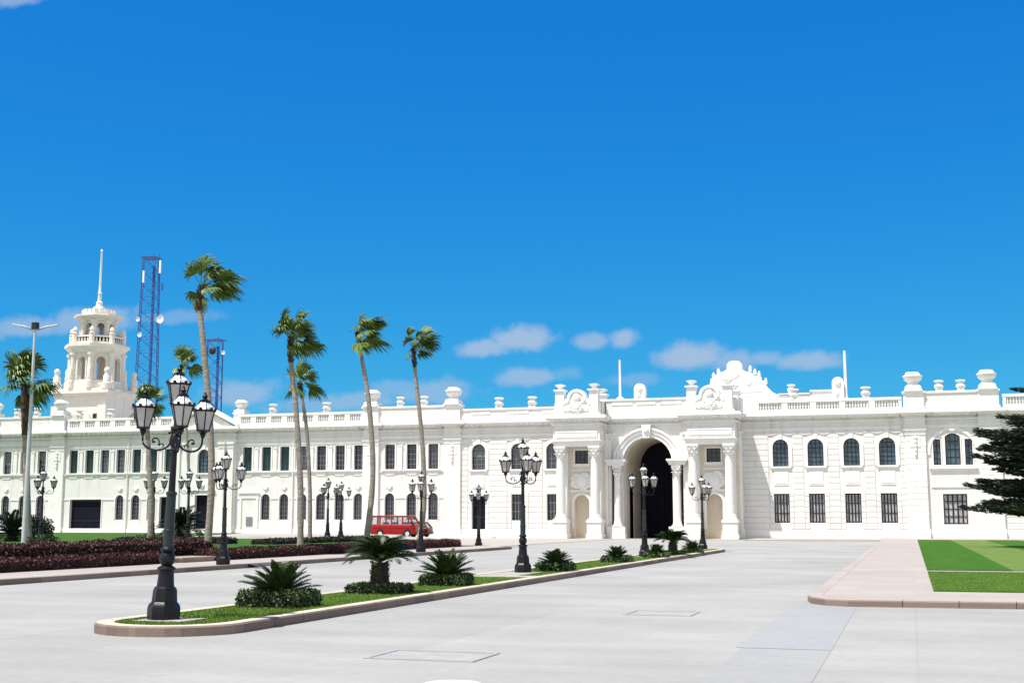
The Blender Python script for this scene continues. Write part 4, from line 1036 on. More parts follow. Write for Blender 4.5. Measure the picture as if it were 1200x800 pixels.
for (px, y0, y1, ) in ((168.5, 317, 331), (188, 305, 320), (190, 332, 340)):
    def pan(b):
        t, q = mp(px, y0, 202.5, mo), mp(px, y1, 202.5, mo); b.box(t[0]-.18, t[0]+.18, t[1]-.1, t[1]+.1, q[2], t[2])
    mast_part(mo, 'panel_antenna', DISH if px < 189 else BLUESTEEL, pan)
for px, y0 in ((170, 299), (187, 297), (181, 300)):
    def rod(b): 
        t = mp(px, y0, 205, mo); b.tube([(t[0], t[1], zt), t], .06, 5)
    mast_part(mo, 'whip_antenna', BLUESTEEL, rod)
m2, zt2, wt2, W2 = lattice('lattice_mast', 'shorter blue lattice mast behind the tallest palm', 215, 243, 262, 399, 480, 13, 1.1, 5)
mast_part(m2, 'drum_antenna', BLACK, lambda b: b.ball(mp(249, 411, 211, m2), (.75, .4, .75), 12, 8))
mast_part(m2, 'dish', DISH, lambda b: dish(b, mp(262, 413, 211.5, m2), .4))
def rod2(b): t = mp(256, 395, 215, m2); b.tube([(t[0], t[1], zt2), t], .07, 5)
mast_part(m2, 'whip_antenna', BLUESTEEL, rod2)

# ------------------------------------------------------------------ street lamps with four lanterns
def lantern_into(parent, c, s=1.0):
    """hexagonal lantern standing on c (bottom centre)"""
    b = MB(); x, y, z = c; n = 6
    rb, rt = .105*s, .185*s; h = .38*s
    b.lathe([(.03*s, -.02*s), (.07*s, .01*s), (rb+.02*s, .03*s), (rb+.02*s, .05*s)], c, n)
    for i in range(n):
        a = 2*pi*i/n; b.tube([(x+rb*cos(a), y+rb*sin(a), z+.04*s), (x+rt*cos(a), y+rt*sin(a), z+h)], .011*s, 5)
        a2 = a+2*pi/n
        b.tube([(x+rt*1.06*cos(a), y+rt*1.06*sin(a), z+h), (x+rt*1.06*cos(a2), y+rt*1.06*sin(a2), z+h)], .018*s, 5)
        b.tube([(x+rt*1.06*cos(a), y+rt*1.06*sin(a), z+h), (x+.085*s*cos(a), y+.085*s*sin(a), z+h+.15*s)], .010*s, 5)
        m_ = (x+rt*1.08*cos((a+a2)/2)*.92, y+rt*1.08*sin((a+a2)/2)*.92, z+h+.03*s); b.ball(m_, .030*s, 6, 4)
    b.lathe([(.095*s, h+.14*s), (.10*s, h+.17*s), (.05*s, h+.19*s), (.035*s, h+.22*s), (.055*s, h+.245*s), (.03*s, h+.27*s), (.022*s, h+.30*s), (.0, h+.33*s)], c, 8)
    fr = b.build('lantern', IRON, parent, smooth=35)
    g = MB(); g.lathe([(rb*.97, .05*s), (rt*.97, h-.01*s)], c, n); g.build('glass', LAMPGLASS, fr)
    g = MB(); g.lathe([(rt*1.03, h+.012*s), (rt*.92, h+.05*s), (.088*s, h+.148*s)], c, n); g.build('opal_roof', LAMPROOF, fr)
    return fr
def make_lamp():
    o = empty('street_lamp')
    b = MB()
    b.lathe([(.255, 0), (.262, .04), (.262, .20), (.245, .25), (.19, .31)], n=8, rot=pi/8)
    b.lathe([(.205, .30), (.20, .34), (.19, .48), (.175, .52), (.15, .54)], n=8, rot=pi/8)
    b.build('base', IRON, o, smooth=30)
    b = MB(); b.lathe([(.145, .53), (.135, .60), (.12, .80), (.15, .81), (.15, .84), (.125, .86), (.085, .88), (.115, .93), (.13, .98), (.115, 1.05), (.085, 1.10), (.12, 1.12), (.12, 1.15), (.088, 1.18)], n=14); b.build('pedestal', IRON, o, smooth=40)
    b = MB(); b.lathe([(.085, 1.17), (.085, 1.42), (.095, 1.43), (.095, 1.46), (.082, 1.47), (.078, 2.02), (.09, 2.03), (.09, 2.07), (.06, 2.09)], n=14); b.build('lower_shaft', IRONG, o, smooth=40)
    b = MB(); b.lathe([(.058, 2.08), (.048, 2.72), (.075, 2.74), (.075, 2.78), (.055, 2.80), (.085, 2.86), (.10, 2.92), (.07, 3.02), (.05, 3.05), (.085, 3.10), (.085, 3.13), (.04, 3.16), (.03, 3.40), (.05, 3.44), (.02, 3.47)], n=12); b.build('upper_shaft', IRON, o, smooth=40)
    for k in range(3):
        a = 2*pi*k/3; d = Vector((cos(a), sin(a), 0)); up = Vector((0, 0, 1)); b = MB()
        def P2(r, z): return d*r+up*z
        # main S arm: from a curl near the shaft, down and out, up to the lantern
        pts = [P2(.06, 3.06), P2(.10, 3.04), P2(.10, 2.98)]
        pts = [P2(.08+.04*cos(t), 3.02+.04*sin(t)) for t in [pi*.1+i*.6 for i in range(6)]]+[P2(.075, 2.96)]
        pts += [P2(.32-.245*cos(t), 2.92-.16*sin(t)) for t in [i*pi/10 for i in range(11)]][1:]
        pts += [P2(.57, 3.02), P2(.57, 3.06)]
        b.tube(pts, .018, 6)
        # inner scroll
        b.tube([P2(.36+(.10-.011*i)*cos(pi*1.2-.62*i), 2.90+(.10-.011*i)*sin(pi*1.2-.62*i)) for i in range(9)], .013, 5)
        b.tube([P2(.22+(.055-.006*i)*cos(.62*i), 2.83+(.055-.006*i)*sin(.62*i)) for i in range(8)], .011, 5)
        b.ball(P2(.57, 3.03), .035, 8, 6); b.ball(P2(.36, 2.90), .02, 6, 5); b.lathe([(.015, 0), (.05, .02), (.055, .05), (.03, .06)], P2(.57, 3.03), 8)
        b.build('arm', IRON, o, smooth=60)
        lantern_into(o, tuple(P2(.57, 3.09)), 1.0)
    lantern_into(o, (0, 0, 3.48), 1.02)
    return o
lamp0 = make_lamp()
LG = 'black four lantern street lamps'
lamps = [((-11.09, 17.5), .135, 3.02, 'nearest black lamp post, standing at the rounded end of the planted island'),
         ((-11.0, 36.4), .135, 2.85, 'black lamp post on the island with a white paved pad at its foot'),
         ((-10.92, 54.1), .135, 2.62, 'black lamp post on the island in front of the dark arch'),
         ((-10.75, 69.0), .135, 2.75, 'black lamp post at the far tip of the island before the right niche'),
         ((-22.98, 39.9), .135, 2.44, 'black lamp post on the pink pavement near the gap in the left kerb'),
         ((-22.95, 58.7), .135, 2.62, 'black lamp post on the pavement in front of the red van'),
         ((-26.4, 77.6), .02, 2.6, 'black lamp post standing before the dark side door'),
         ((-36.5, 76.6), .40, 2.3, 'black lamp post rising behind the hedge, left one of the close pair'),
         ((-38.8, 83.6), .40, 2.5, 'black lamp post on the terrace, right one of the close pair')]
for px, rz, lb in ((178, 2.6, 'black lamp post hidden behind a palm trunk, beside the dark door'), (219.5, 2.7, 'black lamp post behind the thin palm trunk and the lawn cycad'), (47, 2.5, 'black lamp post behind the leftmost palm and the dark bushes')):
    q = G(px, 636.5, .43); lamps.append(((q[0], q[1]), .43, rz, lb))
for i, ((x, y), z, rz, lb) in enumerate(lamps):
    o = lamp0 if i == 0 else copy_tree(lamp0)
    o.location = (x, y, z); o.rotation_euler = (0, 0, rz+YAW)
    o.scale = (.945, .945, .945) if i < 7 else (.97, .97, .97)
    if i == 0: o.matrix_world = Matrix.Translation((x, y, z)) @ Matrix.Rotation(radians(1.7), 4, Vector((-sin(YAW), cos(YAW), 0))) @ Matrix.Rotation(rz+YAW, 4, 'Z') @ Matrix.Scale(.945, 4)
    tag(o, lb, 'street lamp', LG)

def pad(x0, x1, y0, y1, z, label):
    b = MB(); nx = max(1, round((x1-x0)/.4)); ny = max(1, round((y1-y0)/.4))
    for i in range(nx):
        for j in range(ny):
            b.box(x0+(x1-x0)*i/nx+.006, x0+(x1-x0)*(i+1)/nx-.006, y0+(y1-y0)*j/ny+.006, y0+(y1-y0)*(j+1)/ny-.006, .05, z)
    o = b.build('paver_pad', PALEPAVE); tag(o, label, 'paving', kind='structure')
pad(-11.4, -10.55, 17.1, 17.9, .150, 'small pale paver pad under the nearest lamp')
pad(-11.6, -9.9, 33.3, 34.2, .150, 'pale paver strip across the island'); pad(-11.6, -10.5, 34.21, 36.9, .150, 'pale paver pad under the second lamp')
pad(-11.4, -10.4, 53.6, 54.6, .150, 'pale paver pad under the third lamp'); pad(-11.3, -10.3, 68.5, 69.4, .150, 'pale paver pad under the last island lamp')

# tall double arm light column on the left lawn
q = G(27.5, 644, .30); lp = empty('light_column', (q[0], q[1], .30)); tag(lp, 'tall grey steel light column with two slim arms beside the leftmost palm', 'light column')
Hh = F(35.5, 383, q[1])[2]-.30
b = MB(); b.lathe([(.22, 0), (.22, .03), (.13, .05), (.125, 1.2), (.06, Hh)], n=14); b.build('pole', STEEL, lp, smooth=40)
b = MB(); b.box(-.13, .13, -.12, .12, Hh-.12, Hh+.20); b.build('head_box', BLACK, lp)
dR = Vector((cos(YAW+.1), sin(YAW+.1), 0))
for s in (-1, 1):
    a = MB(); a.tube([dR*(s*.1)+Vector((0, 0, Hh-.15)), dR*(s*.5)+Vector((0, 0, Hh+.0)), dR*(s*1.0)+Vector((0, 0, Hh+.10))], [.05, .045, .04], 6); ar_ = a.build('arm', STEEL, lp, smooth=180)
    a = MB(); c = dR*(s*.62)+Vector((0, 0, Hh+.02)); e = dR*(s*1.05)+Vector((0, 0, Hh+.11)); w_ = Vector((-dR.y, dR.x, 0))*.1
    u_ = Vector((0, 0, .035)); P8 = [c-w_-u_, c+w_-u_, e+w_-u_, e-w_-u_, c-w_+u_, c+w_+u_, e+w_+u_, e-w_+u_]
    k = len(a.v); a.v += [tuple(v) for v in P8]; a.f += [[k+i for i in f] for f in ((0, 1, 2, 3), (7, 6, 5, 4), (0, 4, 5, 1), (1, 5, 6, 2), (2, 6, 7, 3), (3, 7, 4, 0))]
    a.build('lamp_head', DISH, ar_)

# ------------------------------------------------------------------ vehicles
def vehicle(name, label, cat, loc, rz, L, W_, H, belt, paint, wheels, roofx, rake, tyre_r=.31, hub=HUB, nwin=None):
    """x forward along the body; body lofted from cross sections, open greenhouse with real panes"""
    o = empty(name, loc, rz); tag(o, label, cat)
    hw = W_/2
    def ring(x, zb, zt, w, r=.12):
        pts = []
        for (cy, cz, a0) in ((w-r, zt-r*.8, 0), (-(w-r), zt-r*.8, pi/2)):
            for i in range(5): a = a0+pi/2*i/4; pts.append((x, cy+r*cos(a), cz+r*.8*sin(a)))
        for (cy, cz, a0) in ((-(w-r), zb+r, pi), (w-r, zb+r, 1.5*pi)):
            for i in range(5): a = a0+pi/2*i/4; pts.append((x, cy+r*.7*cos(a), cz+r*sin(a)))
        return pts
    def loft(b, st):
        k = len(b.v); n = None
        for s in st:
            p = ring(*s); n = len(p); b.v += p
        for j in range(len(st)-1):
            for i in range(n): q = (i+1) % n; b.f.append([k+j*n+i, k+j*n+q, k+(j+1)*n+q, k+(j+1)*n+i])
        b.f.append([k+i for i in range(n)][::-1]); b.f.append([k+(len(st)-1)*n+i for i in range(n)])
    b = MB(); x0, x1 = -L/2, L/2; lo = .26
    hood = roofx[3]
    st = [(x0, lo+.12, belt-.12, hw-.09), (x0+.05, lo+.03, belt-.03, hw-.03), (x0+.3, lo, belt, hw)]
    if hood is None: st += [(x1-.45, lo, belt, hw), (x1-.12, lo, belt-.05, hw-.03), (x1-.02, lo+.05, belt-.22, hw-.07), (x1, lo+.15, belt-.38, hw-.12)]
    else: st += [(hood, lo, belt, hw), (x1-.35, lo, belt-.14, hw-.02), (x1-.06, lo, belt-.24, hw-.08), (x1, lo+.1, belt-.34, hw-.16)]
    loft(b, st)
    # wheel arches: dark discs slightly proud
    body = b.build('body', paint, o, smooth=40)
    rb, rf = roofx[0], roofx[1]; ti = roofx[2]
    b = MB(); loft(b, [(rb, H-.17, H-.06, hw-ti-.06, .05), (rb+.12, H-.18, H-.01, hw-ti, .08), ((rb+rf)/2, H-.18, H, hw-ti, .09), (rf-.15, H-.18, H-.02, hw-ti, .08), (rf, H-.17, H-.07, hw-ti-.05, .05)]); b.build('roof', paint, o, smooth=40)
    xr0, xf0 = rake[0], rake[1]      # belt positions of the rear and front glass feet
    def lin(t, z): # x of pillar fraction
        return None
    posts = nwin
    P0 = [xr0]+[p for p in posts]+[xf0]; P1 = [rb+.05]+[p for p in posts]+[rf-.04]
    zb, zt = belt-.03, H-.16
    for s in (-1, 1):
        for i, (a, c) in enumerate(zip(P0, P1)):
            pl = MB(); y0, y1 = s*(hw-.02), s*(hw-ti-.02); t = .065 if 0 < i < len(P0)-1 else .09
            q = [Vector((a-t, y0, zb)), Vector((a+t, y0, zb)), Vector((c+t, y1, zt)), Vector((c-t, y1, zt))]; n_ = Vector((0, -s*.05, 0))
            k = len(pl.v); pl.v += [tuple(v) for v in q]+[tuple(v+n_) for v in q]; pl.f += [[k+j for j in f] for f in ((0, 1, 2, 3), (7, 6, 5, 4), (0, 4, 5, 1), (1, 5, 6, 2), (2, 6, 7, 3), (3, 7, 4, 0))]
            pl.build('pillar', paint, o)
        for i in range(len(P0)-1):
            w = MB(); y0, y1 = s*(hw-.045), s*(hw-ti-.045); w.poly([(P0[i]+.06, y0, zb), (P0[i+1]-.06, y0, zb), (P1[i+1]-.06, y1, zt), (P1[i]+.06, y1, zt)]); w.build('side_window', CARGLASS, o)
    w = MB(); w.poly([(xf0, -hw+.08, zb), (xf0, hw-.08, zb), (rf-.05, hw-ti-.08, zt), (rf-.05, -hw+ti+.08, zt)]); w.build('windscreen', CARGLASS, o)
    w = MB(); w.poly([(xr0, -hw+.08, zb), (xr0, hw-.08, zb), (rb+.06, hw-ti-.08, zt), (rb+.06, -hw+ti+.08, zt)]); w.build('rear_window', CARGLASS, o)
    for x in wheels:
        for s in (-1, 1):
            wb = MB(); wb.lathe([(tyre_r*.6, -.10), (tyre_r*.93, -.10), (tyre_r, -.06), (tyre_r, .06), (tyre_r*.93, .10), (tyre_r*.6, .10)], n=22)
            wb.v = [(x+p[0], s*(hw-.09)+p[2], tyre_r+p[1]) for p in wb.v]; wh = wb.build('wheel', TYRE, o, smooth=40)
            hb = MB(); hb.lathe([(tyre_r*.66, .085), (tyre_r*.60, .115), (tyre_r*.25, .10), (tyre_r*.2, .125), (.01, .125)], n=18)
            hb.v = [(x+p[0], s*(hw-.09)+s*p[2], tyre_r+p[1]) for p in hb.v]; hb.build('hub_cap', hub, wh, smooth=40)
            ab = MB(); ab.lathe([(tyre_r*1.22, 0), (tyre_r*1.22, .012)], n=22); ab.v = [(x+p[0], s*(hw-.004)+s*p[2], tyre_r+.04+p[1]) for p in ab.v]; ab.v = [(a_, b_, max(c_, lo+.01)) for a_, b_, c_ in ab.v]; ab.build('wheel_arch', BLACK, o)
    for x, nm in ((x0-.06, 'rear_bumper'), (x1-.04, 'front_bumper')):
        q = MB(); q.box(x, x+.12, -hw+.05, hw-.05, .34, .50); q.build(nm, BLACK, o)
    for s in (-1, 1):
        q = MB(); q.ball((x1-.05, s*(hw-.32), belt-.48), (.06, .11, .10)); q.build('headlight', CLEARLIGHT, o, smooth=180)
        q = MB(); q.box(x0-.01, x0+.06, s*(hw-.20)-.07, s*(hw-.20)+.07, belt-.48, belt-.20); q.build('tail_light', REDLIGHT, o)
        q = MB(); q.box(xf0-.25, xf0-.08, s*(hw+.10)-.07, s*(hw+.10)+.07, zb+.05, zb+.28); q.build('wing_mirror', BLACK, o)
        for i in range(1, len(P0)-1):
            q = MB(); q.box(P0[i]-.006, P0[i]+.006, s*(hw-.002)-.004, s*(hw-.002)+.004, lo+.12, belt-.04); q.build('door_seam', BLACK, o)
        q = MB(); q.box(x0+.2, x1-.35, s*(hw+.004)-.012, s*(hw+.004)+.012, belt-.34, belt-.30); q.build('side_moulding', paint, o)
    # seats
    rows = 3 if hood is None else 2
    for i in range(rows):
        x = rf-.75-i*.95 if hood is None else rf-.55-i*.8
        if x < rb+.2: continue
        q = MB(); q.box(x-.10, x+.05, -hw+.25, hw-.25, .6, zb+.22); q.box(x-.05, x+.42, -hw+.25, hw-.25, .55, .72); q.build('seat', SEAT, o)
    return o
VB = dict(H=1.90)
va, vf = G(437.5, 628.3, .30), G(491, 628.3, .30)
vx, vy = (F(464, 620, 112.0)[0], 112.0)
vsc = 4.55
van = vehicle('van', 'red minibus van with pale hub caps parked before the left wing', 'van', (vx, vy, .14), .02, 4.5, 1.74, 2.02, 1.20, RED, (-1.25, 1.47), (-2.16, 1.66, .10, None), (-2.20, 2.08), .32, HUB, [-1.30, -.15, .95])
cx, cy_ = F(484.5, 620, 115.4)[0], 115.4
car = vehicle('parked_car', 'small dark red car half hidden behind the van, a palm and a lamp post', 'car', (cx, cy_, .10), pi+.03, 3.5, 1.55, 1.46, .90, DKRED, (-1.1, 1.1), (-1.35, .42, .14, .72), (-1.62, .95), .27, HUB, [-.35])

# ------------------------------------------------------------------ vegetation
def leaf_quad(b, c, d, n, l, w):
    """one leaf blade at c along d with width w, facing n"""
    s = d.cross(n)
    if s.length < 1e-6: s = d.cross(Vector((0, 0, 1.0)))
    s.normalize(); k = len(b.v)
    b.v += [tuple(c-s*w*.2), tuple(c+d*l*.45-s*w*.5), tuple(c+d*l), tuple(c+d*l*.45+s*w*.5)]; b.f.append([k, k+1, k+2, k+3])
def rv(r): 
    while True:
        v = Vector((r.uniform(-1, 1), r.uniform(-1, 1), r.uniform(-1, 1)))
        if .05 < v.length < 1: return v.normalized()

WIND = Vector((cos(YAW), sin(YAW), 0))
def palm(label, base, pts, crown_r, nleaf, wind, seed, r0=.24, r1=.13, boot=1.2, spread=1.0):
    """pts: trunk points (world), last one is the crown's heart"""
    rnd = random.Random(seed); r0 *= .74; r1 *= .74; crown_r *= 1.22
    o = empty('palm_tree', base); tag(o, label, 'palm tree', 'tall fan palms along the left hedge')
    rel = [Vector(p)-Vector(base) for p in pts]
    # smooth the trunk line
    fine = []
    for i in range(len(rel)-1):
        p0 = rel[max(i-1, 0)]; p1 = rel[i]; p2 = rel[i+1]; p3 = rel[min(i+2, len(rel)-1)]
        for k in range(8):
            t = k/8; fine.append(.5*((2*p1)+(p2-p0)*t+(2*p0-5*p1+4*p2-p3)*t*t+(3*p1-p0-3*p2+p3)*t**3))
    fine.append(rel[-1]); n = len(fine)
    b = MB(); Lr = [(r0*1.35 if i == 0 else r0*1.12 if i == 1 else r0+(r1-r0)*(i/(n-1)))*(1+rnd.uniform(-.05, .05)) for i in range(n)]
    fine[0] -= Vector((0, 0, .25)); b.tube(fine, Lr, 12); b.build('trunk', BARK, o, smooth=60)
    top = fine[-1]; L_ = 0; j = n-1
    while j > 0 and (top-fine[j]).length < boot: j -= 1
    bb = MB(); seg = fine[j:]; 
    for k in range(len(seg)-1):
        for q in range(9):
            t = rnd.random(); p = seg[k]*(1-t)+seg[k+1]*t; a = rnd.uniform(0, 2*pi); d = Vector((cos(a), sin(a), 0))
            leaf_quad(bb, p+d*r1*.8, (Vector((0, 0, 1))*.8+d*.5).normalized(), d, .30, .13)
    bb.tube(seg, [r1*1.3]*len(seg), 10); bb.build('boot', DARKBARK, o)
    b = MB(); ap = top+Vector((0, 0, .05))
    nleaf = int(nleaf*.72)
    for i in range(nleaf):
        spear = i < nleaf*.22
        el = rnd.uniform(.75, 1.4) if spear else rnd.uniform(-.25, 1.4) if rnd.random() < .88 else rnd.uniform(-.8, -.2)
        az = rnd.uniform(0, 2*pi); d = Vector((cos(el)*cos(az), cos(el)*sin(az), sin(el)))
        d = (d+WIND*wind*rnd.uniform(.5, 1.2)*(.35 if spear else 1)).normalized()
        R = crown_r*rnd.uniform(.72, 1.15)*(1+.22*wind*d.dot(WIND)); pl = R*rnd.uniform(.36, .52); fr_ = R-pl
        p1 = ap+d*pl*.6; p2 = ap+(d+WIND*wind*.15-Vector((0, 0, .10))).normalized()*pl
        b.tube([ap, p1, p2], [.022, .018, .012], 4, cap=False)
        dd = (p2-p1).normalized(); up = Vector((0, 0, 1)); sd = dd.cross(up)
        if sd.length < .1: sd = Vector((1, 0, 0))
        sd.normalize(); roll = rnd.uniform(-.7, .7); nn = sd.cross(dd).normalized(); sd = (sd*cos(roll)+nn*sin(roll)).normalized(); nn = sd.cross(dd).normalized()
        ns = 22
        for k in range(ns):
            ph = (k/(ns-1)*2-1)*radians(30 if spear else 86)*spread; e = (dd*cos(ph)+sd*sin(ph)+nn*(.14*cos(ph*2))).normalized()
            ln = fr_*(.80+.25*cos(ph))*rnd.uniform(.88, 1.1)
            a0 = p2; a1 = p2+e*ln*.5; e2 = (e*.75+WIND*wind*rnd.uniform(.35, .75)-up*rnd.uniform(.15, .45)*(.15 if spear else 1)).normalized(); a2 = a1+e2*ln*.32
            e3 = (e2*.5+WIND*wind*.7-up*rnd.uniform(.5, .95)*(.25 if spear else 1)).normalized(); a3 = a2+e3*ln*.28
            wv = (e.cross(nn)).normalized(); w1 = ln*.050; w2 = ln*.036; kq = len(b.v); ridge = nn*w1*.5
            b.v += [tuple(a0), tuple(a1-wv*w1-ridge), tuple(a1+wv*w1-ridge), tuple(a2-wv*w2), tuple(a2+wv*w2), tuple(a3)]
            b.f += [[kq, kq+1, kq+2], [kq+1, kq+3, kq+4, kq+2], [kq+3, kq+5, kq+4]]
    b.build('crown', PALML, o)
    return o
def palm_px(label, base_px, z, trunk_px, R, nleaf, wind, seed, xy=None, **kw):
    if xy: bx = (xy[0], xy[1], z)
    else: bx = G(*base_px, z)
    Y = bx[1]; pts = [bx]+[F(px, py, Y) for px, py in trunk_px]
    palm(label, bx, pts, R, nleaf, wind, seed, **kw)
palm_px('leftmost palm, wide bright crown beside the tall light column', (33, 641), .40, [(31, 560), (30, 510), (29, 452)], 1.50, 32, .30, 11, r0=.25, r1=.19, boot=2.2)
palm_px('palm with ringed trunk and bushy crown right behind the nearest lamp', (175, 641), .40, [(177, 590), (174, 530), (171, 477)], 1.0, 28, .25, 12, r0=.20, r1=.15, boot=.7)
palm_px('slender far palm with a thin trunk and small flat crown above the nearest lamp', (219, 629), .43, [(221, 560), (217, 480), (213, 428)], 1.35, 26, .55, 13, r0=.17, r1=.10, boot=.8)
palm_px('tallest palm, curved grey trunk and wind split crown', (243, 645), .36, [(248, 560), (245, 480), (238, 400), (234, 356), (238, 338)], 1.30, 36, .85, 14, r0=.22, r1=.15, boot=.9)
palm_px('left palm of the crossing pair, big bushy crown', (352, 641), .36, [(352, 570), (347, 480), (341, 425), (341, 398)], 1.28, 38, .45, 15, r0=.215, r1=.14, boot=1.0)
palm_px('right palm of the crossing pair, small crown half hidden behind its twin', (363, 637), .38, [(363, 570), (359, 500), (351, 452)], 1.28, 18, .30, 16, r0=.17, r1=.12, boot=.5)
palm_px('tall leaning palm rising at the rear end of the van', (429, 637), .34, [(437, 555), (432, 470), (422, 410), (419, 392)], 1.32, 30, .75, 17, r0=.25, r1=.12, boot=.9)
palm_px('shorter leaning palm in front of the nose of the van', None, .34, [(497, 590), (495, 520), (488, 450), (484, 408)], 1.28, 28, .85, 18, xy=(-28.7, 73.0), r0=.24, r1=.13, boot=1.0)

def frond_mesh(L, droop, rise, nl, lw, seed, leafm, ll=.16):
    rnd = random.Random(seed); b = MB(); up = Vector((0, 0, 1))
    pts = []
    n = 14; x = z = 0; a = rise
    for i in range(n+1):
        pts.append(Vector((x, 0, z))); a2 = a-droop*(i/n)**1.3; x += cos(a2)*L/n; z += sin(a2)*L/n
    b.tube(pts, [.012*(1-.7*i/n)*L for i in range(n+1)], 4, cap=False)
    for i in range(nl):
        t = .10+.90*(i+.5)/nl; f = t*n; k = min(int(f), n-1); p = pts[k]*(1-(f-k))+pts[k+1]*(f-k); tg = (pts[k+1]-pts[k]).normalized()
        side = Vector((0, 1, 0)); nn = side.cross(tg)*-1
        if nn.z < 0: nn = -nn
        ln = ll*L*(.55+.75*sin(pi*min(1, t*.9+.08)))*(1 if t < .9 else .7)
        for s in (-1, 1):
            d = (tg*(.55+.4*t)+side*s*.8+nn*.32+rv(rnd)*.08).normalized(); leaf_quad(b, p, d, nn, ln, lw*L)
    return b
def cycad(label, loc, R, trunk_h, trunk_r, nf, seed, leafm=CYCL, cat='cycad', group='cycads planted on the island', rise=(.15, 1.25), ll=.17, droop=.6):
    rnd = random.Random(seed); o = empty('cycad', loc); tag(o, label, cat, group)
    if trunk_h > 0:
        b = MB(); k = 10; b.lathe([(trunk_r*(1.15-.25*i/k)*(1+rnd.uniform(-.04, .04)), trunk_h*i/k) for i in range(k+1)], n=14)
        for i in range(160):
            a = rnd.uniform(0, 2*pi); z = rnd.uniform(.0, trunk_h); d = Vector((cos(a), sin(a), 0)); leaf_quad(b, Vector((0, 0, z))+d*trunk_r*.9, (d+Vector((0, 0, .9))).normalized(), d, .10, .07)
        b.build('trunk', CYCBARK, o)
    b = MB()
    for i in range(nf):
        t = i/nf; rs = rise[0]+(rise[1]-rise[0])*t+rnd.uniform(-.08, .08); az = i*2.39996+rnd.uniform(-.2, .2); L = R*(1.0+.12*rnd.uniform(-1, 1))*(1-.12*t)
        fm = frond_mesh(L, droop+.25*rnd.random(), rs, 34, .040, seed*100+i, leafm, ll)
        ca, sa = cos(az), sin(az); k = len(b.v)
        b.v += [(x*ca-y*sa, x*sa+y*ca, z+trunk_h) for x, y, z in fm.v]; b.f += [[k+q for q in f] for f in fm.f]
    b.build('fronds', leafm, o)
    return o
def leafy_box(name, label, cat, x0, x1, y0, y1, z0, h, leafm, per, ls, seed, group=None, wav=.08, round_=.12, path=None):
    """clipped hedge: dark twiggy core and thousands of small leaves on its outside"""
    rnd = random.Random(seed); cx, cy = (x0+x1)/2, (y0+y1)/2
    zz = z0 if not callable(z0) else z0(cx, cy)
    o = empty(name, (cx, cy, 0 if callable(z0) else z0)); tag(o, label, cat, group)
    Z = (lambda x, y: z0(x, y)) if callable(z0) else (lambda x, y: 0.0)
    hx, hy = (x1-x0)/2, (y1-y0)/2
    c = MB(); ny = max(1, int(hy*2/1.5)); e = ls*.7
    for j in range(ny):
        ya = -hy+2*hy*j/ny; yb = -hy+2*hy*(j+1)/ny; zb = Z(cx, cy+(ya+yb)/2); 
        c.box(-hx+e, hx-e, ya+(e if j == 0 else 0), yb-(e if j == ny-1 else 0.001), zb-.05, zb+h-e*1.2)
    c.build('twigs', HEDGEIN, o)
    b = MB(); faces = [('t', 4*hx*hy), ('f', 2*hx*h), ('k', 2*hx*h), ('l', 2*hy*h), ('r', 2*hy*h)]
    for nm, ar_ in faces:
        for i in range(int(ar_*per)):
            u, v = rnd.uniform(-1, 1), rnd.random(); dep = rnd.random()**2*ls*1.2
            if nm == 't': x, y, z, n = u*hx, (2*v-1)*hy, h-dep, Vector((0, 0, 1))
            elif nm in 'fk': s = -1 if nm == 'f' else 1; x, y, z, n = u*hx, s*(hy-dep), v*h, Vector((0, s, 0))
            else: s = -1 if nm == 'l' else 1; x, y, z, n = s*(hx-dep), u*hy, v*h, Vector((s, 0, 0))
            # rounded shoulders and uneven top
            ed = max(0, abs(x)-hx+round_), max(0, abs(y)-hy+round_), max(0, z-h+round_)
            q = sqrt(sum(t*t for t in ed))
            if q > round_:
                k = round_/q; x = math.copysign(abs(x)-ed[0]*(1-k), x); y = math.copysign(abs(y)-ed[1]*(1-k), y); z -= ed[2]*(1-k)
            wv = wav*(sin(y*2.1+seed)+sin(y*5.3+x*3+seed*2)*.6)
            z *= 1+wv*.5; n = (n+rv(rnd)*.8).normalized(); d = (n.cross(rv(rnd))+n*.6).normalized()
            leaf_quad(b, Vector((x, y, z+Z(cx+x, cy+y))), d, n, ls*rnd.uniform(.7, 1.35), ls*.62)
    b.build('leaves', leafm, o)
    return o
IZ = .135
cy = [(-10.85, 20.85, .74, 0, 'nearest low cycad rising out of its clipped hedge'), (-10.82, 25.3, .86, .64, 'cycad on a stout trunk, the widest on the near half of the island'), (-10.6, 28.8, .76, 0, 'low cycad in a hedge between the trunk cycad and the second lamp'),
      (-10.45, 38.0, .60, 0, 'low cycad just beyond the lamp with the paved pad'), (-10.45, 46.6, .56, 0, 'low cycad left of the lamp in front of the arch'), (-10.2, 53.0, .52, 0, 'low cycad right of the lamp in front of the arch'),
      (-10.3, 57.4, .85, .58, 'far cycad on a short trunk before the right portico columns'), (-10.1, 61.5, .55, 0, 'farthest low cycad at the foot of the last island lamp')]
hl = ['nearest clipped box hedge round a low cycad', 'flat clipped box hedge round the trunk cycad', 'clipped box hedge left of the second island lamp', 'clipped box hedge right of the second island lamp', 'clipped box hedge left of the third island lamp', 'clipped box hedge right of the third island lamp', 'clipped box hedge under the far trunk cycad', 'farthest clipped box hedge on the island']
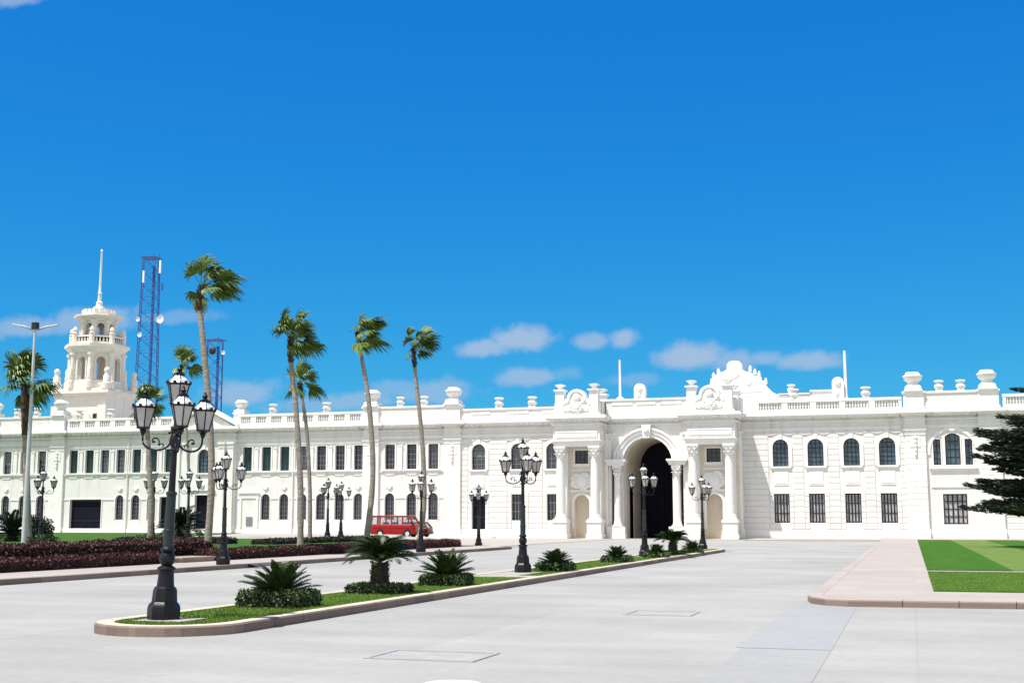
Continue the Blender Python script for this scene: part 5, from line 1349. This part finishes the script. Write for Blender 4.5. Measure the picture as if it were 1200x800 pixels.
for i, (x, y, R, th, lb) in enumerate(cy):
    big = th > 0
    hh = [.30, .20, .26, .24, .22, .20, .16, .18][i]; hwid = [.60, .60, .55, .54, .52, .5, .5, .5][i]
    cycad(lb, (x, y, IZ+(0.0 if big else hh*.55)), R, th, .19 if i == 1 else .2, 64 if big else 50, 40+i, rise=(.38, 1.2) if big else (.30, 1.40), ll=.17 if i < 3 else .2, droop=.95 if big else .30)
    leafy_box('box_hedge', hl[i], 'hedge', x-hwid, x+hwid, y-hwid*.9, y+hwid*.9, IZ, hh, BOXL, 900 if i < 3 else 420, .055 if i < 3 else .08, 60+i, 'clipped box hedges on the island', .10, .14)
# cycads and bushes on the left lawn
q = G(213, 636, .43); cycad('big dark cycad on the left lawn behind the thin palm', (q[0], q[1], .43), 1.5, .95, .30, 46, 71, CYCL2, 'cycad', None, (-.35, 1.2), .2)
q = G(14, 634, .43); cycad('dark cycad at the left edge of the lawn', (q[0], q[1], .43), 1.7, .5, .3, 40, 72, CYCL2, 'cycad', None, (-.2, 1.3), .2)
def bush(label, loc, r, h, leafm, n, ls, seed, name='bush'):
    rnd = random.Random(seed); o = empty(name, loc); tag(o, label, 'bush'); b = MB()
    bl = [(Vector((rnd.uniform(-.6, .6)*r, rnd.uniform(-.6, .6)*r, h*rnd.uniform(.3, .7))), rnd.uniform(.35, .6)) for i in range(9)]
    for i in range(n):
        c, k = bl[rnd.randrange(9)]; d = rv(rnd); rr = rnd.random()**.35
        p = c+Vector((d.x*r*k*rr, d.y*r*k*rr, d.z*h*k*.9*rr)); p.z = max(.02, p.z); leaf_quad(b, p, (d+rv(rnd)*.8).normalized(), rv(rnd), ls*rnd.uniform(.7, 1.4), ls*.5)
    b.build('leaves', leafm, o)
    b = MB()
    for i in range(6): b.tube([(0, 0, -.05), tuple(bl[i][0]*.6), tuple(bl[i][0])], [.03, .02, .01], 5)
    b.build('stems', DARKBARK, o)
q = G(44, 633, .43); bush('rounded dark bush right of the light column', (q[0], q[1], .42), 1.0, 1.3, CYCL2, 5000, .16, 81)
q = G(47, 624, .43); 
# hedges along the left pavement
HZ = lambda x, y: left_h(x, y)
HG = 'red leaved hedges along the left pavement'
leafy_box('red_hedge', 'long dark red hedge at the far left, nearest to the plaza', 'hedge', -26.5, -25.55, 25.0, 40.9, HZ, .46, REDL, 420, .075, 91, HG, .10, .18)
leafy_box('red_hedge', 'dark red hedge running from the pink block behind the palms to the van', 'hedge', -26.6, -25.55, 44.0, 72.0, HZ, .48, REDL, 340, .085, 92, HG, .10, .18)
leafy_box('red_hedge', 'second, taller row of red hedge behind the first at the far left', 'hedge', -29.2, -27.8, 26.0, 47.5, HZ, .50, REDL, 300, .09, 93, HG, .14, .2)
DG = 'dark low hedges on the left lawn'
leafy_box('low_hedge', 'dark low hedge across the lawn left of the nearest lamp', 'hedge', -41.5, -34.6, 60.0, 61.6, HZ, .34, DARKL, 260, .10, 94, DG, .12, .2)
leafy_box('low_hedge', 'dark low hedge on the lawn behind the tallest palm', 'hedge', -33.0, -31.6, 60.0, 75.5, HZ, .28, DARKL, 240, .10, 95, DG, .12, .2)
bush('small green plant at the foot of the palm behind the nearest lamp', (-34.4, 53.4, .38), .9, .5, BOXL, 2600, .14, 82, 'garden_plant')
bush('small green plant at the foot of the leftmost palm', (-39.6, 51.6, .38), .9, .55, BOXL, 2600, .14, 83, 'garden_plant')
b = MB(); b.box(-26.5, -25.5, 41.3, 43.6, 0, .27); b.box(-26.55, -25.45, 41.25, 43.65, .27, .32); o = b.build('planter_wall', KERB); tag(o, 'low pink stone block between two red hedges', 'planter')

# Norfolk pine at the right edge
def pine(base, H, seed):
    rnd = random.Random(seed); o = empty('pine_tree', base); tag(o, 'dark layered conifer reaching in from the right edge', 'conifer')
    b = MB(); b.tube([(0, 0, -.3), (.03, 0, H*.5), (0, 0, H)], [.26, .16, .03], 10); b.build('trunk', DARKBARK, o, smooth=60)
    L_ = MB(); br = MB(); left = -Vector((cos(YAW), sin(YAW), 0)); fwd = Vector((-sin(YAW), cos(YAW), 0)); up = Vector((0, 0, 1))
    def branch(z, az, ln, dens=1.0, tip=.25, wid=.16):
        d = left*cos(az)+fwd*sin(az); sd = d.cross(up).normalized(); n = 10; pts = []
        for i in range(n+1):
            t = i/n; pts.append(d*ln*t+up*(z-.22*ln*t*.55+.30*ln*t*t*.45)+sd*.05*ln*sin(3*t))
        br.tube(pts, [.05*(1-.85*i/n) for i in range(n+1)], 4)
        m = int(150*ln*dens/1.5)
        for i in range(m):
            t = rnd.random()**.75; f = t*n; k = min(int(f), n-1); p = pts[k]*(1-f+k)+pts[k+1]*(f-k)
            w = ln*wid*(1.05-t)*1.4+.12
            q = p+sd*rnd.uniform(-1, 1)*w*1.6+up*(rnd.uniform(-.45, .55)*w+.05)+d*rnd.uniform(-.1, .15)
            dd = (d*.9+sd*rnd.uniform(-.9, .9)+up*rnd.uniform(-.15, .55)).normalized(); leaf_quad(L_, q, dd, rv(rnd), rnd.uniform(.22, .42), .085)
    P0 = Vector(base)
    def to(px, py, daz=0):
        q = Vector(F(px, py, base[1]))-P0; ln = q.dot(left); return q.z, max(.4, ln)
    for (px, py, dz, den) in [(1186, 457, .15, 1.2), (1167, 489, .1, 1.0), (1178, 497, .1, 1.0), (1150, 508, .15, 1.3), (1128, 506, .15, 1.0), (1140, 524, .1, 1.4), (1131, 534, .1, .9), (1150, 541, .0, 1.4), (1160, 550, -.05, 1.0), (1143, 563, .1, 1.2), (1126, 567, .1, .9),
                              (1146, 576, .05, 1.5), (1150, 587, .05, 1.5), (1122, 593, .05, .8), (1140, 592, .0, 1.2), (1166, 597, -.05, 1.2), (1158, 520, .1, 1.5), (1170, 532, .1, 1.5), (1165, 573, .0, 1.5), (1172, 586, .0, 1.5)]:
        z, ln = to(px, py); z0 = z-.04*ln
        branch(z0, rnd.uniform(-.18, .18), ln, den, wid=.10)
        for k in range(3): branch(z0+rnd.uniform(-.2, .1), rnd.choice((-1, 1))*rnd.uniform(.3, 1.1), ln*rnd.uniform(.75, 1.0), den*.8, wid=.10)
        for k in range(3): branch(z0+rnd.uniform(-.25, .15), rnd.uniform(1.2, 5.0), ln*rnd.uniform(.6, .95), den*.6, wid=.12)
    zt = H
    for k in range(14): branch(H*rnd.uniform(.78, .98), rnd.uniform(0, 6.28), rnd.uniform(.6, 1.6), 1.0)
    br.build('branches', DARKBARK, o); L_.build('needles', PINEL, o)
pb = G(1243, 641, .16)
pine(pb, F(1243, 415, pb[1])[2], 5)

# grass blades on the nearer lawns
def blades(name, label, test, n, x0, x1, y0, y1, z, h, w, seed, near=True):
    rnd = random.Random(seed); b = MB()
    for i in range(n):
        t = rnd.random()**(1.8 if near else 1); x, y = rnd.uniform(x0, x1), y0+(y1-y0)*t
        if not test(x, y): continue
        a = rnd.uniform(0, 2*pi); hh = h*rnd.uniform(.6, 1.3); k = len(b.v); dx, dy = cos(a)*w, sin(a)*w; lx, ly = rnd.uniform(-.5, .5)*hh, rnd.uniform(-.5, .5)*hh
        b.v += [(x-dx, y-dy, z), (x+dx, y+dy, z), (x+lx, y+ly, z+hh)]; b.f.append([k, k+1, k+2])
    o = b.build(name, BLADE); tag(o, label, 'grass', kind='stuff')
def in_island(x, y):
    if any(a < x < c and d < y < e for a, c, d, e in ((-11.62, -9.88, 33.28, 34.22), (-11.62, -10.48, 34.2, 36.92), (-11.4, -10.5, 17.1, 17.9))): return False
    r = 1.12-KW-.03; ax0, ax1, ay0, ay1 = IX0+KW+.02, IX1-KW-.02, IY0+KW+.02, IY1-KW-.02
    cx = min(max(x, ax0+r), ax1-r); cy_ = min(max(y, ay0+r), ay1-r); return (x-cx)**2+(y-cy_)**2 <= r*r
blades('grass', 'short green grass of the island lawn', in_island, 90000, IX0, IX1, IY0, 60, .13, .035, .008, 3)
blades('grass', 'short mown grass of the near right lawn', lambda x, y: True, 60000, 0.41, 9.5, 29.6, 40.6, .153, .022, .006, 4, False)
